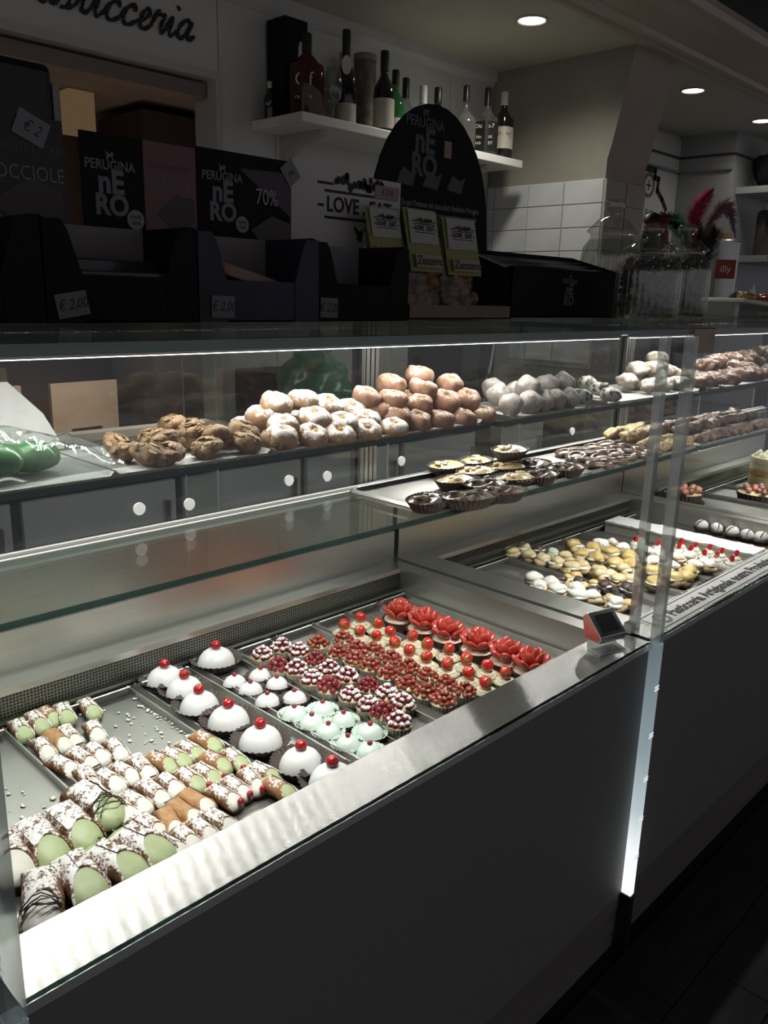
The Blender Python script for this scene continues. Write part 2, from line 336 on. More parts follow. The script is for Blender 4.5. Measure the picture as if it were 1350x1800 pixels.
# positions in metres: x along the counter, y towards the serving side
D = {
 'dome': [(0.738,0.605),(0.741,0.542),(0.727,0.473),(0.734,0.395),(0.733,0.305),(0.739,0.21),(0.741,0.14),(0.854,0.607)],
 'mini_dome': [(0.83,0.512),(0.882,0.5),(0.834,0.468),(0.884,0.453),(0.829,0.411),(0.872,0.387)],
 'mint': [(0.833,0.34),(0.881,0.32),(0.836,0.297),(0.882,0.267),(0.837,0.256),(0.886,0.206),(0.835,0.206),(0.843,0.163)],
 'berry': [(0.923,0.547),(0.975,0.552),(0.914,0.485),(0.988,0.513),(0.932,0.452),(0.984,0.457),(0.925,0.4),(0.98,0.412),(0.927,0.354),(0.982,0.363),(0.934,0.305),(0.984,0.309),(0.933,0.257),(0.986,0.264),(0.931,0.22),(0.982,0.219),(0.928,0.178)],
 'nut': [(1.041,0.516),(1.098,0.501),(1.042,0.456),(1.082,0.443),(1.044,0.409),(1.101,0.414),(1.047,0.369),(1.097,0.361),(1.046,0.318),(1.096,0.313),(1.042,0.266),(1.098,0.265),(1.041,0.219),(1.098,0.219),(1.042,0.177),(1.099,0.175)],
 'cherry': [(1.135,0.538),(1.189,0.544),(1.137,0.491),(1.196,0.496),(1.146,0.451),(1.183,0.446),(1.148,0.4),(1.199,0.397),(1.142,0.353),(1.191,0.348),(1.142,0.307),(1.204,0.302),(1.148,0.258),(1.194,0.248),(1.148,0.205),(1.202,0.203),(1.142,0.16),(1.203,0.16)],
 'strawb': [(1.267,0.502),(1.279,0.429),(1.295,0.361),(1.272,0.281),(1.271,0.206),(1.285,0.149)],
 'can_p': [(0.468,0.605),(0.498,0.611),(0.521,0.617),(0.544,0.608),(0.583,0.596),(0.582,0.361),(0.606,0.359),(0.634,0.359),(0.667,0.364),(0.589,0.291),(0.615,0.286),(0.643,0.304),(0.672,0.292),(0.679,0.228),(0.669,0.18)],
 'can_w': [(0.47,0.523),(0.516,0.527),(0.553,0.517),(0.469,0.451),(0.499,0.449),(0.523,0.453),(0.552,0.443),(0.479,0.392),(0.5,0.369),(0.528,0.374),(0.553,0.366),(0.478,0.289),(0.502,0.295),(0.531,0.296),(0.56,0.3),(0.535,0.175),(0.56,0.175),(0.508,0.174),(0.484,0.175),(0.486,0.23)],
 'can_b': [(0.496,0.53),(0.564,0.235),(0.538,0.225),(0.513,0.219)],
 'can_c': [(0.6,0.218),(0.626,0.224),(0.654,0.222)],
 'big_p': [(0.452,0.316),(0.406,0.291),(0.362,0.289),(0.367,0.186),(0.41,0.18),(0.452,0.187)],
 'big_w': [(0.322,0.267),(0.321,0.186)],
 'puff_a': [(1.878,0.632),(1.94,0.634),(1.891,0.582),(1.885,0.534),(1.887,0.488),(1.882,0.442),(1.962,0.505),(1.913,0.422),(1.916,0.377),(1.914,0.338),(1.978,0.336),(1.917,0.281),(1.889,0.306),(1.893,0.356)],
 'puff_choc': [(1.963,0.599),(1.78,0.409),(1.805,0.368),(1.773,0.308),(1.829,0.308),(1.854,0.261),(1.769,0.229),(1.849,0.241)],
 'puff_mint': [(1.964,0.55)],
 'puff_y': [(2.058,0.54),(1.997,0.481),(1.998,0.434),(2.065,0.485),(2.071,0.432),(1.988,0.369),(2.073,0.369),(2.005,0.325),(2.016,0.337),(2.102,0.387),(2.005,0.204),(2.094,0.205),(2.028,0.189),(2.013,0.27),(1.937,0.226)],
 'puff_s': [(2.131,0.494),(2.169,0.478),(2.145,0.432),(2.203,0.261),(2.17,0.277),(2.142,0.215),(2.19,0.198),(2.088,0.25),(2.166,0.371),(2.173,0.339),(2.09,0.31)],
 'puff_w': [(1.727,0.451),(1.686,0.411),(1.73,0.403),(1.696,0.365),(1.732,0.333),(1.695,0.307),(1.726,0.28),(1.718,0.213)],
 'puff_small': [(1.814,0.407),(1.765,0.372),(1.784,0.343),(1.832,0.339),(1.761,0.255),(1.756,0.201),(1.868,0.441),(1.849,0.402)],
 'straw_cream': [(2.261,0.316),(2.315,0.333),(2.268,0.282),(2.316,0.29),(2.257,0.238),(2.321,0.251),(2.26,0.203),(2.317,0.213),(2.258,0.16),(2.319,0.172),(2.234,0.439),(2.286,0.453),(2.244,0.373)],
 'truffle': [(2.611,0.376),(2.618,0.329),(2.613,0.277),(2.62,0.232),(2.608,0.189)],
 'almond': [(0.647,0.56,1.25),(0.64,0.45,1.251),(0.674,0.45,1.248),(0.678,0.48,1.27),(0.744,0.55,1.279),(0.746,0.45,1.249),(0.759,0.52,1.274),(0.781,0.48,1.268),(0.846,0.49,1.266),(0.823,0.45,1.247),(0.887,0.45,1.246),(0.626,0.5,1.247)],
 'sugar_ring': [(0.941,0.52,1.304),(1.012,0.53,1.305),(1.058,0.51,1.291),(0.924,0.48,1.271),(1.006,0.49,1.275),(0.908,0.52,1.284),(0.967,0.45,1.252),(1.057,0.47,1.264),(1.129,0.52,1.277),(1.031,0.45,1.247),(1.104,0.45,1.245),(1.18,0.45,1.244),(1.131,0.48,1.262),(0.898,0.45,1.259)],
 'pink_ring': [(1.171,0.52,1.301),(1.265,0.54,1.319),(1.23,0.5,1.293),(1.361,0.55,1.332),(1.341,0.52,1.308),(1.295,0.485,1.282),(1.385,0.49,1.281),(1.444,0.53,1.312),(1.459,0.49,1.28),(1.257,0.455,1.254),(1.33,0.455,1.25),(1.405,0.455,1.247),(1.477,0.455,1.248),(1.219,0.48,1.264),(1.193,0.51,1.275)],
 'sugar_ball': [(1.675,0.58,1.283),(1.632,0.53,1.275),(1.579,0.455,1.263),(1.691,0.49,1.294),(1.792,0.5,1.292),(1.863,0.5,1.294),(1.662,0.46,1.256),(1.718,0.46,1.253),(1.771,0.46,1.251),(1.831,0.46,1.255),(1.704,0.53,1.278)],
 'choc_ball': [(1.915,0.47,1.258),(2.089,0.56,1.276),(2.089,0.52,1.263),(2.062,0.47,1.254)],
 'rough': [(2.511,0.57,1.329),(2.371,0.56,1.3),(2.425,0.55,1.301),(2.441,0.53,1.286),(2.302,0.55,1.27),(2.324,0.49,1.261),(2.51,0.56,1.312),(2.542,0.55,1.29),(2.588,0.54,1.278),(2.435,0.49,1.258),(2.514,0.49,1.25)],
 'loaf': [(2.805,0.54,1.298),(2.932,0.56,1.308),(3.094,0.57,1.31),(3.07,0.54,1.284),(3.127,0.52,1.275),(3.354,0.58,1.322),(3.241,0.57,1.313),(2.656,0.48,1.254),(2.752,0.48,1.256),(2.873,0.48,1.254),(3.041,0.5,1.256),(3.099,0.48,1.242),(3.321,0.52,1.258),(3.473,0.58,1.319),(3.234,0.48,1.231)],
 'tartlet_choc': [(1.327,0.48),(1.411,0.435),(1.522,0.422),(1.554,0.496),(1.855,0.564),(1.752,0.474),(1.875,0.477)],
 'tartlet_cream': [(1.645,0.695),(1.762,0.692),(1.655,0.601),(1.534,0.571),(1.761,0.585),(1.669,0.493),(1.805,0.62,0.035)],
 'oval': [(2.134,0.576),(2.074,0.51),(2.233,0.572),(2.101,0.489),(2.179,0.495),(2.294,0.524),(2.065,0.432),(2.167,0.437),(2.229,0.433),(2.289,0.48)],
 'dots': [(0.781,1.088),(0.893,1.079),(1.162,1.089),(1.278,1.083),(1.524,1.091),(2.351,1.087)],
}

# ================================================================ the room
# floor: dark planks in staggered rows
fl = struct(MB().box(-2, 8, -4, 8, -.05, -.004).build('floor', JOINT))
FT = {}
def floor_tile(x0, x1, y0, y1):
    k = (round(x1-x0, 3), round(y1-y0, 3))
    if k not in FT:
        FT[k] = MB().box(0, k[0], 0, k[1], -.012, 0).mesh('floor_tile', FLOORT)
    link('floor_tile', FT[k], fl, (x0, y0, 0))
for r in range(-6, 1):
    y0 = .04+(r-1)*.1555
    ph = {0: 1.53, -1: 1.696}.get(r, rnd(0, .6)); x = ph-.6*math.ceil((ph+.2)/.6)
    while x < 4.2:
        floor_tile(x+.0015, x+.5985, y0+.0015, y0+.154); x += .6
    
# back wall: white panels round a wide service opening
wb = struct(MB().box(1.82, 3.40, 1.965, 2.06, 0, 2.6).box(3.40, 5.40, 1.965, 2.06, 0, 2.6).box(-1.2, 1.82, 1.965, 2.06, 2.215, 2.6).box(-1.2, 1.82, 1.965, 2.06, 0, 1.02).build('wall_back', WALL))
def wpanel(x0, x1, z0, z1):
    bev(link('wall_panel', MB().box(x0+.0015, x1-.0015, 1.95, 1.966, z0, z1).mesh('wall_panel', WALL), wb), .001, 1)
wpanel(-1.2, 1.83, 2.232, 2.52); wpanel(1.83, 2.077, 1.0, 2.52); wpanel(2.077, 3.064, 1.0, 2.52); wpanel(3.064, 3.37, 1.0, 2.52)
wpanel(3.70, 5.33, 1.0, 2.50)
# frame of the opening and a rail under its head
tf = struct(MB().box(-1.2, 1.83, 1.94, 2.07, 2.205, 2.232).box(1.808, 1.832, 1.94, 2.07, 1.02, 2.205).build('trim_1', mat('frame_grey', (.50, .49, .46), .5)))
tr = struct(MB().box(-1.2, 1.80, 1.985, 2.05, 2.15, 2.195).build('trim_2', mat('rail_brown', (.20, .16, .145), .5)))
# crown strip and fine groove where wall meets the canopy
struct(MB().prism([(1.95, 2.46), (1.945, 2.46), (1.925, 2.485), (1.925, 2.52), (1.95, 2.52)], 1.75, 3.37, 'x').build('trim_3', WALL))

# tiled wing wall with a flared head
def wing():
    prof = [(1.97, 0), (1.97, 2.53), (1.225, 2.53), (1.25, 2.40), (1.30, 2.16), (1.318, 2.09), (1.315, 0)]
    o = struct(MB().prism(prof, 3.374, 3.72, 'x').build('wall_side', [GREYWALL]))
    o.data.materials.append(PILLAR); o.data.materials.append(GROUT)
    for p in o.data.polygons:
        if p.normal.y < -.5: p.material_index = 1
    g = MB().box(3.3715, 3.3745, 1.316, 1.95, 1.2, 2.014).build('grout_bed', GROUT, o)
    ys = [1.948, 1.905, 1.708, 1.517, 1.318]; z = 2.012; rows = 8
    tm = {}
    for r in range(rows):
        for a, b in zip(ys[1:], ys[:-1]):
            k = round(b-a, 3)
            if k not in tm: tm[k] = MB().box(-.009, 0, .002, k-.002, -.096, 0).mesh('wall_tile', TILE)
            bev(link('wall_tile', tm[k], o, (3.372, a, z)), .0015, 1)
        for a in (3.372, 3.55):        # tiles on the pillar's end face
            k = 'f'
            if k not in tm: tm[k] = MB().box(.002, .172, -.007, 0, -.096, 0).mesh('wall_tile', mat('pillar_tile', (.38, .33, .29), .25, c2=(.34, .3, .26), scale=4))
            link('wall_tile', tm[k], o, (a, 1.317, z))
        z -= .099
    return o
wing()
# canopy over the serving side with its moulded tan edge board
struct(MB().box(-1.2, 7, 1.19, 2.06, 2.52, 2.60).build('ceiling', CEIL))
struct(MB().prism([(1.20, 2.56), (1.20, 2.513), (1.17, 2.508), (1.155, 2.515), (1.13, 2.515), (1.12, 2.50), (1.09, 2.50), (1.08, 2.515), (.87, 2.52), (.855, 2.51), (.83, 2.51), (.82, 2.53), (.83, 2.56), (.9, 2.56)], -1.2, 7, 'x').build('trim_4', TAN))
struct(MB().box(-2, 16, -4, 8, 3.2, 3.25).build('ceiling_hall', DARK))
# right end of the serving side: return wall, second recess, grooves
struct(MB().box(5.33, 5.37, 1.60, 2.0, 0, 2.52).box(5.37, 8, 1.60, 1.64, 0, 2.52).build('wall_right', mat('wall_grey', (.36, .365, .37), .55, c2=(.33, .335, .34), scale=2)))
gm = mat('groove_dark', (.05, .05, .055), .6)
struct(MB().box(3.72, 5.33, 1.940, 1.951, 2.385, 2.397).box(5.322, 5.331, 1.60, 1.95, 2.385, 2.397).box(5.33, 7, 1.592, 1.601, 2.385, 2.397).build('trim_5', gm))
struct(MB().box(3.72, 5.33, 1.925, 1.951, 2.30, 2.312).box(5.31, 5.331, 1.60, 1.95, 2.30, 2.312).build('trim_6', mat('trim_grey', (.25, .26, .27), .5)))

# room beyond the opening
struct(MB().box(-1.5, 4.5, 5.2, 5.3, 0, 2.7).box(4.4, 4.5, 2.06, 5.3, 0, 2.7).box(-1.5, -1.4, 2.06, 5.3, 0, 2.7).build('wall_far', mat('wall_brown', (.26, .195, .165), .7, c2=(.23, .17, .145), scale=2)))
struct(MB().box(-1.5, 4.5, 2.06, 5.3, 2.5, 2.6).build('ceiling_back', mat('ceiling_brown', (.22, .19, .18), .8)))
# doorway jamb and dark cupboard seen through the opening
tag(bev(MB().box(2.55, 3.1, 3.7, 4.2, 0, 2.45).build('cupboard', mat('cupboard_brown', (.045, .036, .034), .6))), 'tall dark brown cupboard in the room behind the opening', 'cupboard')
tag(MB().box(2.16, 2.30, 3.75, 3.85, 2.28, 2.49).build('ceiling_lamp', emit('amber_glow', (1, .66, .34), .09)), 'small glowing amber ceiling lamp in the dim back room', 'lamp')

# recessed downlights
def downlight(x, y, label):
    t = thing('downlight', label, 'ceiling light', (x, y, 2.52), 0, 'recessed lights in the canopy')
    MB().lathe([(.062, 0), (.062, -.004), (.054, -.007), (.050, -.004), (.050, 0)], 32, cap=False).build('trim_ring', mat('lamp_ring', (.55, .54, .5), .4), t, 40)
    MB().lathe([(.0, -.0035), (.050, -.003)], 32, cap=False).build('diffuser', emit('lamp_disc', (1, .98, .9), 9), t)
downlight(*DOWN[0], 'round recessed light in canopy nearest the bottle shelf')
downlight(*DOWN[1], 'round recessed light in canopy just past the tiled pillar')
downlight(*DOWN[2], 'round recessed light in canopy at the right edge')

# ---- script sign on the wall panel
def script_sign():
    G = {  # strokes in units of the x-height
     'P': ([[(.0, -.1), (.25, .9), (.45, 1.9), (.15, 1.7), (.3, 2.05), (.9, 2.1), (1.05, 1.6), (.7, 1.15), (.35, 1.1)]], 1.05),
     'a': ([[(.72, .85), (.45, 1.0), (.12, .6), (.1, .12), (.35, .05), (.66, .55), (.78, .95), (.68, .3), (.8, .03), (1.05, .3)]], 1.05),
     's': ([[(-.05, .25), (.35, 1.05), (.5, .6), (.45, .1), (.15, .02), (.5, .05), (.85, .3)]], .85),
     't': ([[(-.05, .25), (.4, 1.2), (.52, 1.75), (.35, .8), (.3, .12), (.5, .03), (.75, .3)], [(.1, 1.12), (.85, 1.2)]], .75),
     'i': ([[(-.05, .25), (.3, .95), (.22, .3), (.35, .03), (.65, .3)], [(.48, 1.42), (.52, 1.46)]], .65),
     'c': ([[(.0, .3), (.3, .8), (.66, 1.0), (.72, .78), (.5, .95), (.2, .6), (.22, .12), (.5, .02), (.9, .3)]], .88),
     'e': ([[(.0, .3), (.45, .5), (.68, .85), (.5, 1.0), (.24, .65), (.25, .12), (.5, .02), (.88, .3)]], .86),
     'r': ([[(-.05, .25), (.25, 1.08), (.3, .88), (.65, .9), (.52, .4), (.6, .05), (.85, .3)]], .82)}
    root = thing('wall_sign', 'black cursive lettering sign on white panel over the opening', 'sign', (0, 1.95, 0))
    xh = .062; word = 'Pasticceria'; x = sum(G[c][1] for c in word); X0 = 1.725-x*xh*1.01
    cx = 0
    def cr(P, n=5):
        out = []
        for i in range(len(P)-1):
            p0 = P[max(i-1, 0)]; p1 = P[i]; p2 = P[i+1]; p3 = P[min(i+2, len(P)-1)]
            for k in range(n):
                t = k/n
                out.append(tuple(.5*((2*p1[j])+(-p0[j]+p2[j])*t+(2*p0[j]-5*p1[j]+4*p2[j]-p3[j])*t*t+(-p0[j]+3*p1[j]-3*p2[j]+p3[j])*t**3) for j in (0, 1)))
        return out+[P[-1]]
    for c in word:
        mb = MB()
        for st in G[c][0]:
            p3 = [(X0+(cx+px+pz*.28)*xh*1.01, -.006, 2.303+pz*xh) for px, pz in cr(st)]
            mb.tube(p3, [.0035+.0035*abs(math.sin(i*.55)) if len(st) > 2 else (.006 if c == 't' else .0085) for i in range(len(p3))], 7)
        mb.build('letter', INKDK, root, 60); cx += G[c][1]
script_sign()

# ---- decal on the back wall past the pillar
def decal():
    root = thing('wall_decal', 'black island outline decal with round emblem on wall past pillar', 'decal', (0, 1.949, 0))
    pts = [(4.80, 2.284), (5.02, 2.284), (5.018, 2.244), (5.072, 2.241), (5.068, 2.174), (5.14, 2.13), (5.205, 2.075)]
    mb = MB()
    for a, b in zip(pts, pts[1:]):
        d = Vector((b[0]-a[0], b[1]-a[1])).normalized(); n = Vector((-d.y, d.x))*.016; e = d*.012
        q = [(a[0]-e.x+n.x, a[1]-e.y+n.y), (a[0]-e.x-n.x, a[1]-e.y-n.y), (b[0]+e.x-n.x, b[1]+e.y-n.y), (b[0]+e.x+n.x, b[1]+e.y+n.y)]
        mb.prism(q, -.002, 0, 'y')
    mb.build('outline', INKDK, root)
    M_ = Matrix.Translation((4.955, 0, 2.195)) @ Matrix.Rotation(PI/2, 4, 'X')
    MB().lathe([(.072, 0), (.072, .002), (.052, .002), (.052, 0)], 36, M=M_, cap=False).build('emblem_ring', mat('decal_grey', (.12, .12, .13), .6), root)
    MB().box(4.925, 4.985, -.002, 0, 2.19, 2.198).box(4.952, 4.958, -.002, 0, 2.165, 2.225).build('emblem_mark', INKDK, root)
    text('la Siciliana', .055, INKDK, root, (5.0, -.001, 2.036), align='CENTER')
decal()

# ---- shelf with bottles
def wall_shelf():
    t = thing('wall_shelf', 'white wall shelf carrying liquor bottles above the counter', 'shelf', (0, 0, 0))
    bev(MB().box(1.965, 3.245, 1.665, 1.95, 2.066, 2.098).build('board', WHITE, t), .003)
    for x in (2.10, 3.06):
        bev(MB().prism([(1.95, 2.066), (1.72, 2.066), (1.73, 2.052), (1.84, 2.03), (1.935, 1.985), (1.95, 1.97)], x, x+.035, 'x').build('bracket', mat('bracket_grey', (.42, .42, .40), .5), t), .002)
wall_shelf()
SZ = 2.098
def bottle(name, label, x, y, h, r, glassm, capm, labm=None, lab=(.12, .5), neck=.3, nr=.36, sq=None, extra=None, capf=.82, rz=0, capr=1.08):
    t = thing(name, label, 'bottle' if 'bottle' in name else 'glass', (x, y, SZ+.001), rz, 'bottles on the wall shelf')
    ns = 1-neck
    prof = [(r*.9, 0), (r, .01), (r, h*(ns-.16)), (r*.93, h*(ns-.09)), (r*.62, h*(ns-.02)), (r*nr, h*(ns+.04)), (r*nr*.95, h*(capf-.01)), (r*nr*1.05, h*capf)]
    if sq:
        MB().lathe(prof[:4], 32, sq=sq, cap=True).build('body', glassm, t, 35)
        MB().lathe(prof[3:], 24).build('neck', glassm, t, 50)
    else: MB().lathe(prof, 28).build('body', glassm, t, 50)
    MB().lathe([(r*nr*capr, h*(capf-.04)), (r*nr*capr, h*.985), (r*nr*capr*.85, h)], 20).build('cap', capm, t, 40)
    if labm:
        z0, z1 = h*lab[0], h*lab[1]; R = r*1.012
        lo = MB().lathe([(R, z0), (R, z1)], 32, cap=False, sq=sq).build('label', labm, t, 40)
    if extra: extra(t, r, h)
    return t
DG = mat('dark_glass', (.010, .010, .009), .08, coat=.5); GG = glass('green_glass', (.25, .55, .3), .05, .7, .02, (.05, .28, .10), .45)
CG = glass('clear_bottle', (.85, .86, .84), .08, .8, .02, (.35, .35, .34), .12)
AMB = glass('amber_rum', (.34, .12, .10), .05, .7, .02, (.12, .03, .03), .5)
CREAM_L = mat('label_cream', (.52, .49, .42), .6, c2=(.46, .43, .36), scale=40); WH_L = mat('label_white', (.62, .62, .58), .6)
BLK = mat('cap_black', (.015, .015, .015), .35); SIL = mat('cap_silver', (.5, .5, .5), .3, .8)
def front_text(body, size, m, zf, dy=1.03, ax=-.9):
    def f(t, r, h):
        a = ax; text(body, size, m, t, (math.cos(a-PI/2+.0)*0+math.sin(a)*r*dy, -math.cos(a)*r*dy, h*zf), (PI/2, 0, a), ext=.0002)
    return f
def seal(t, r, h):   # oval badge
    M_ = Matrix.Rotation(-.7, 4, 'Z') @ Matrix.Translation((0, -r*1.02, h*.62)) @ Matrix.Rotation(PI/2, 4, 'X')
    MB().lathe([(0, .001), (.02, .001)], 20, M=M_ @ Matrix.Diagonal((.9, 1.6, 1, 1)), cap=False).build('badge', WH_L, t)
def vop(t, r, h):
    front_text('Of', .06, SIL, .42)(t, r, h); front_text('reserve', .02, SIL, .22)(t, r, h); front_text('70cl', .014, SIL, .12)(t, r, h)
def jd(t, r, h):
    front_text('Old No.7', .022, WH_L, .42, 1.06)(t, r, h); front_text('TENNESSEE', .014, WH_L, .26, 1.06)(t, r, h); front_text('WHISKEY', .018, WH_L, .17, 1.06)(t, r, h)
# tall black gift box behind the first bottles
gb = thing('gift_box', 'tall matte black gift box at left end of bottle shelf', 'box', (2.080, 1.885, SZ+.001))
bev(MB().box(-.052, .052, -.052, .052, 0, .335).build('body', BLACKCARD, gb), .002)
MB().lathe([(0, 0), (.018, 0)], 20, M=Matrix.Translation((.022, -.0526, .225)) @ Matrix.Rotation(PI/2, 4, 'X') @ Matrix.Diagonal((.8, 2.3, 1, 1)), cap=False).build('badge', WH_L, gb)
bottle('miniature_bottle', 'tiny black bottle with white cap beside the black gift box', 1.996, 1.88, .125, .021, DG, WH_L, None, capf=.86, extra=front_text('of', .022, WH_L, .4))
bottle('rum_bottle', 'wide dark red decanter bottle with black stopper and silver script', 2.062, 1.755, .270, .054, AMB, BLK, None, neck=.28, nr=.3, sq=3.2, extra=vop)
def wine_glass(x, y):
    t = thing('snifter_glass', 'clear stemmed tasting glass between decanter and dark bottle', 'glass', (x, y, SZ+.001), 0)
    MB().lathe([(.028, 0), (.026, .004), (.005, .01), (.004, .045), (.010, .055), (.028, .075), (.034, .105), (.030, .140), (.024, .170), (.0228, .170), (.0285, .140), (.032, .105), (.026, .077), (0, .06)], 28, cap=False).build('bowl', CG, t, 60)
wine_glass(2.150, 1.715)
bottle('clear_bottle', 'short clear decanter with pale label behind the tasting glass', 2.235, 1.87, .165, .036, CG, SIL, None, neck=.25)
bottle('dark_bottle', 'tall dark bottle with white oval badge and cream label', 2.258, 1.765, .325, .038, DG, BLK, CREAM_L, (.04, .24), neck=.36, nr=.38, extra=seal, capf=.74)
bottle('clear_bottle', 'slim clear bottle half hidden behind the oval badge bottle', 2.36, 1.90, .295, .030, CG, SIL, None, neck=.3)
ct = thing('bottle_tube', 'brown printed cardboard bottle tube between the dark bottles', 'tube', (2.450, 1.865, SZ+.001), 0)
MB().lathe([(.043, 0), (.043, .275)], 32).build('body', mat('tube_card', (.20, .175, .15), .6, c2=(.12, .10, .085), scale=24, lo=.45, hi=.6), ct, 40)
MB().lathe([(.045, .275), (.045, .297), (.041, .299)], 32).build('lid', mat('tube_lid', (.26, .24, .2), .5), ct, 40)
bottle('wine_bottle', 'dark bottle with large cream label, second tall dark bottle', 2.437, 1.745, .290, .040, DG, BLK, CREAM_L, (.06, .42), neck=.34, nr=.38, capf=.80)
bottle('green_bottle', 'bright green glass bottle with dark cap above the arch sign', 2.576, 1.82, .262, .038, GG, BLK, WH_L, (.1, .32), neck=.34, capf=.84)
bottle('clear_bottle', 'clear bottle with long black cap right of the green bottle', 2.668, 1.85, .255, .037, CG, BLK, CREAM_L, (.1, .3), neck=.36, capf=.74)
bottle('vodka_bottle', 'clear bottle with white cap poking above the arch sign', 2.675, 1.76, .215, .035, CG, WH_L, None, neck=.34, capf=.72, nr=.42)
bottle('bitter_bottle', 'dark bottle with black capped neck right of the arch top', 2.765, 1.76, .225, .040, DG, BLK, None, neck=.4, capf=.78)
bottle('grappa_bottle', 'round bellied clear bottle with dark stopper left of square bottle', 2.915, 1.735, .255, .047, CG, BLK, None, neck=.42, nr=.26, capf=.80)
bottle('whiskey_bottle', 'square clear bottle with black lettered label near shelf end', 3.060, 1.735, .272, .040, CG, BLK, mat('label_black', (.012, .012, .012), .5), (.06, .5), neck=.34, nr=.34, sq=6, extra=jd, capf=.78, rz=-.2)
def bal(t, r, h): front_text('Ballantine', .02, INKDK, .38, 1.06)(t, r, h)
bottle('scotch_bottle', 'brown bottle with white cap and cream label at shelf end', 3.192, 1.745, .280, .041, DG, WH_L, CREAM_L, (.16, .48), neck=.30, nr=.36, extra=bal, capf=.84, sq=3)

# ================================================================ the display counter
LZ = .85
def display_case(x0, x1, wx0, wx1, label, doors=()):
    t = thing('display_case', label, 'display case', ((x0+x1)/2, .4, 0)); cx, cy = (x0+x1)/2, .4
    def add(mb, name, m, sm=None, parent=None):
        o = mb.build(name, m, parent or t, sm)
        if not parent: o.location = (-cx, -cy, 0)
        return o
    bev(add(MB().box(x0, x1, 0, .05, .268, LZ-.006), 'front_panel', PANEL), .003)
    for i, (za, zb, ya) in enumerate(((.222, .264, .004), (.166, .218, .004), (.125, .162, .004))):
        bev(add(MB().box(x0, x1, ya+.002*i, .08, za, zb), 'plinth_band', PLINTH), .003)
    add(MB().box(x0+.02, x1-.02, .075, .78, 0, .26), 'base', BLACK)
    # steel deck: front ledge, side rims, back ledge
    wy0, wy1 = .088, .645
    planar_uv(add(MB().box(x0, x1, -.004, wy0, LZ-.012, LZ), 'front_ledge', LEDGE))
    add(MB().box(x0, x1, .001, .006, LZ-.016, LZ-.011), 'ledge_joint', INKDK)
    if wx0 > x0+.005: add(MB().box(x0, wx0, wy0, wy1, LZ-.012, LZ), 'side_rim', STEEL)
    if wx1 < x1-.005: add(MB().box(wx1, x1, wy0, wy1, LZ-.012, LZ), 'side_rim', STEEL)
    add(MB().box(x0, x1, wy1, .705, LZ-.012, LZ), 'back_ledge', STEEL)
    # well
    e = .006
    add(MB().box(wx0, wx1, wy0, wy1, .74, .776).box(wx0-e, wx0, wy0, wy1, .75, LZ-.012).box(wx1, wx1+e, wy0, wy1, .75, LZ-.012).box(wx0, wx1, wy0-e, wy0, .75, LZ-.012), 'well_lining', STEEL)
    add(MB().box(wx0, wx1, wy1, wy1+e, .762, LZ-.012), 'grille_strip', GRILLE)
    add(MB().box(wx0, wx1, wy1-.006, wy1, .790, .796), 'grille_rail', STEEL)
    # upstand behind the deck, with a fold and the door rail on top
    add(MB().prism([(.705, LZ-.01), (.705, .925), (.712, .93), (.712, 1.024), (.70, 1.03), (.70, 1.036), (.80, 1.036), (.80, LZ-.01)], x0, x1, 'x'), 'back_panel', STEEL)
    for y, h_ in ((.716, .012), (.730, .017), (.744, .013)): add(MB().box(x0, x1, y, y+.008, 1.036, 1.036+h_), 'door_rail', mat('rail_steel', (.85, .84, .82), .35, .5))
    # glass
    def pane(a, name, ms, mm=None):
        return add(MB().box(*a, ms=ms), name, mm or [GLASS, GEDGE])
    pane((x0+.004, x1-.004, -.003, .004, LZ, 1.444), 'front_glass', [1, 0, 0, 0, 0, 0])
    add(MB().box(x0, x1, -.004, .80, 1.446, 1.456, ms=[0, 0, 1, 1, 1, 1]), 'top_glass', [glass('top_glass', (.86, .90, .88), .06, .5, .08, (.5, .55, .53), .34), glass('top_edge', (.5, .6, .57), .08, .6, .08, (.26, .32, .30), .5)])
    us = add(MB().box(x0+.01, x1-.008, .42, .725, 1.224, 1.235, ms=[0, 0, 1, 1, 0, 1]), 'upper_shelf', [SHELFGL, GEDGE])
    ls = add(MB().box(x0+.01, x1-.008, .445, .715, 1.036, 1.047, ms=[0, 0, 1, 1, 0, 1]), 'lower_shelf', [SHELFGL, GEDGE])
    k = 0
    for a, b, off, dots in doors:
        d = add(MB().box(a, b, .752+off, .758+off, 1.04, 1.44, ms=[0, 0, 0, 1, 0, 1]), 'back_door', [DOORGL, glass('door_edge', (.75, .78, .76), .2, .8, .1, (.6, .62, .6), .5)])
        for px, pz in dots:
            MB().lathe([(.0, -.002), (.0115, -.002), (.0125, 0), (.0125, .004), (0, .004)], 24, M=Matrix.Translation((px, .748+off, pz)) @ Matrix.Rotation(PI/2, 4, 'X'), cap=False).build('finger_pull', mat('pull_white', (.85, .85, .83), .4), d, 40)
    # front LED strip and the strip under the shelf
    for a, b in [q for q in FLEDS if x0 <= q[0] < x1]:
        ch = add(MB().box(a, b, FLED_Y-.010, FLED_Y+.010, FLED_Z, FLED_Z+.011), 'led_channel', ALU)
        MB().box(a, b, FLED_Y-.006, FLED_Y+.006, FLED_Z-.0012, FLED_Z).build('led_diffuser', emit('led_diffuser', (1, .99, .95), 6), ch)
        sh = add(MB().box(a, b, SLED_Y-.007, SLED_Y+.007, SLED_Z, SLED_Z+.006), 'shelf_led_channel', ALU)
        MB().box(a, b, SLED_Y-.005, SLED_Y+.004, SLED_Z-.001, SLED_Z).build('led_diffuser', emit('led_diffuser', (1, .99, .95), 6), sh)
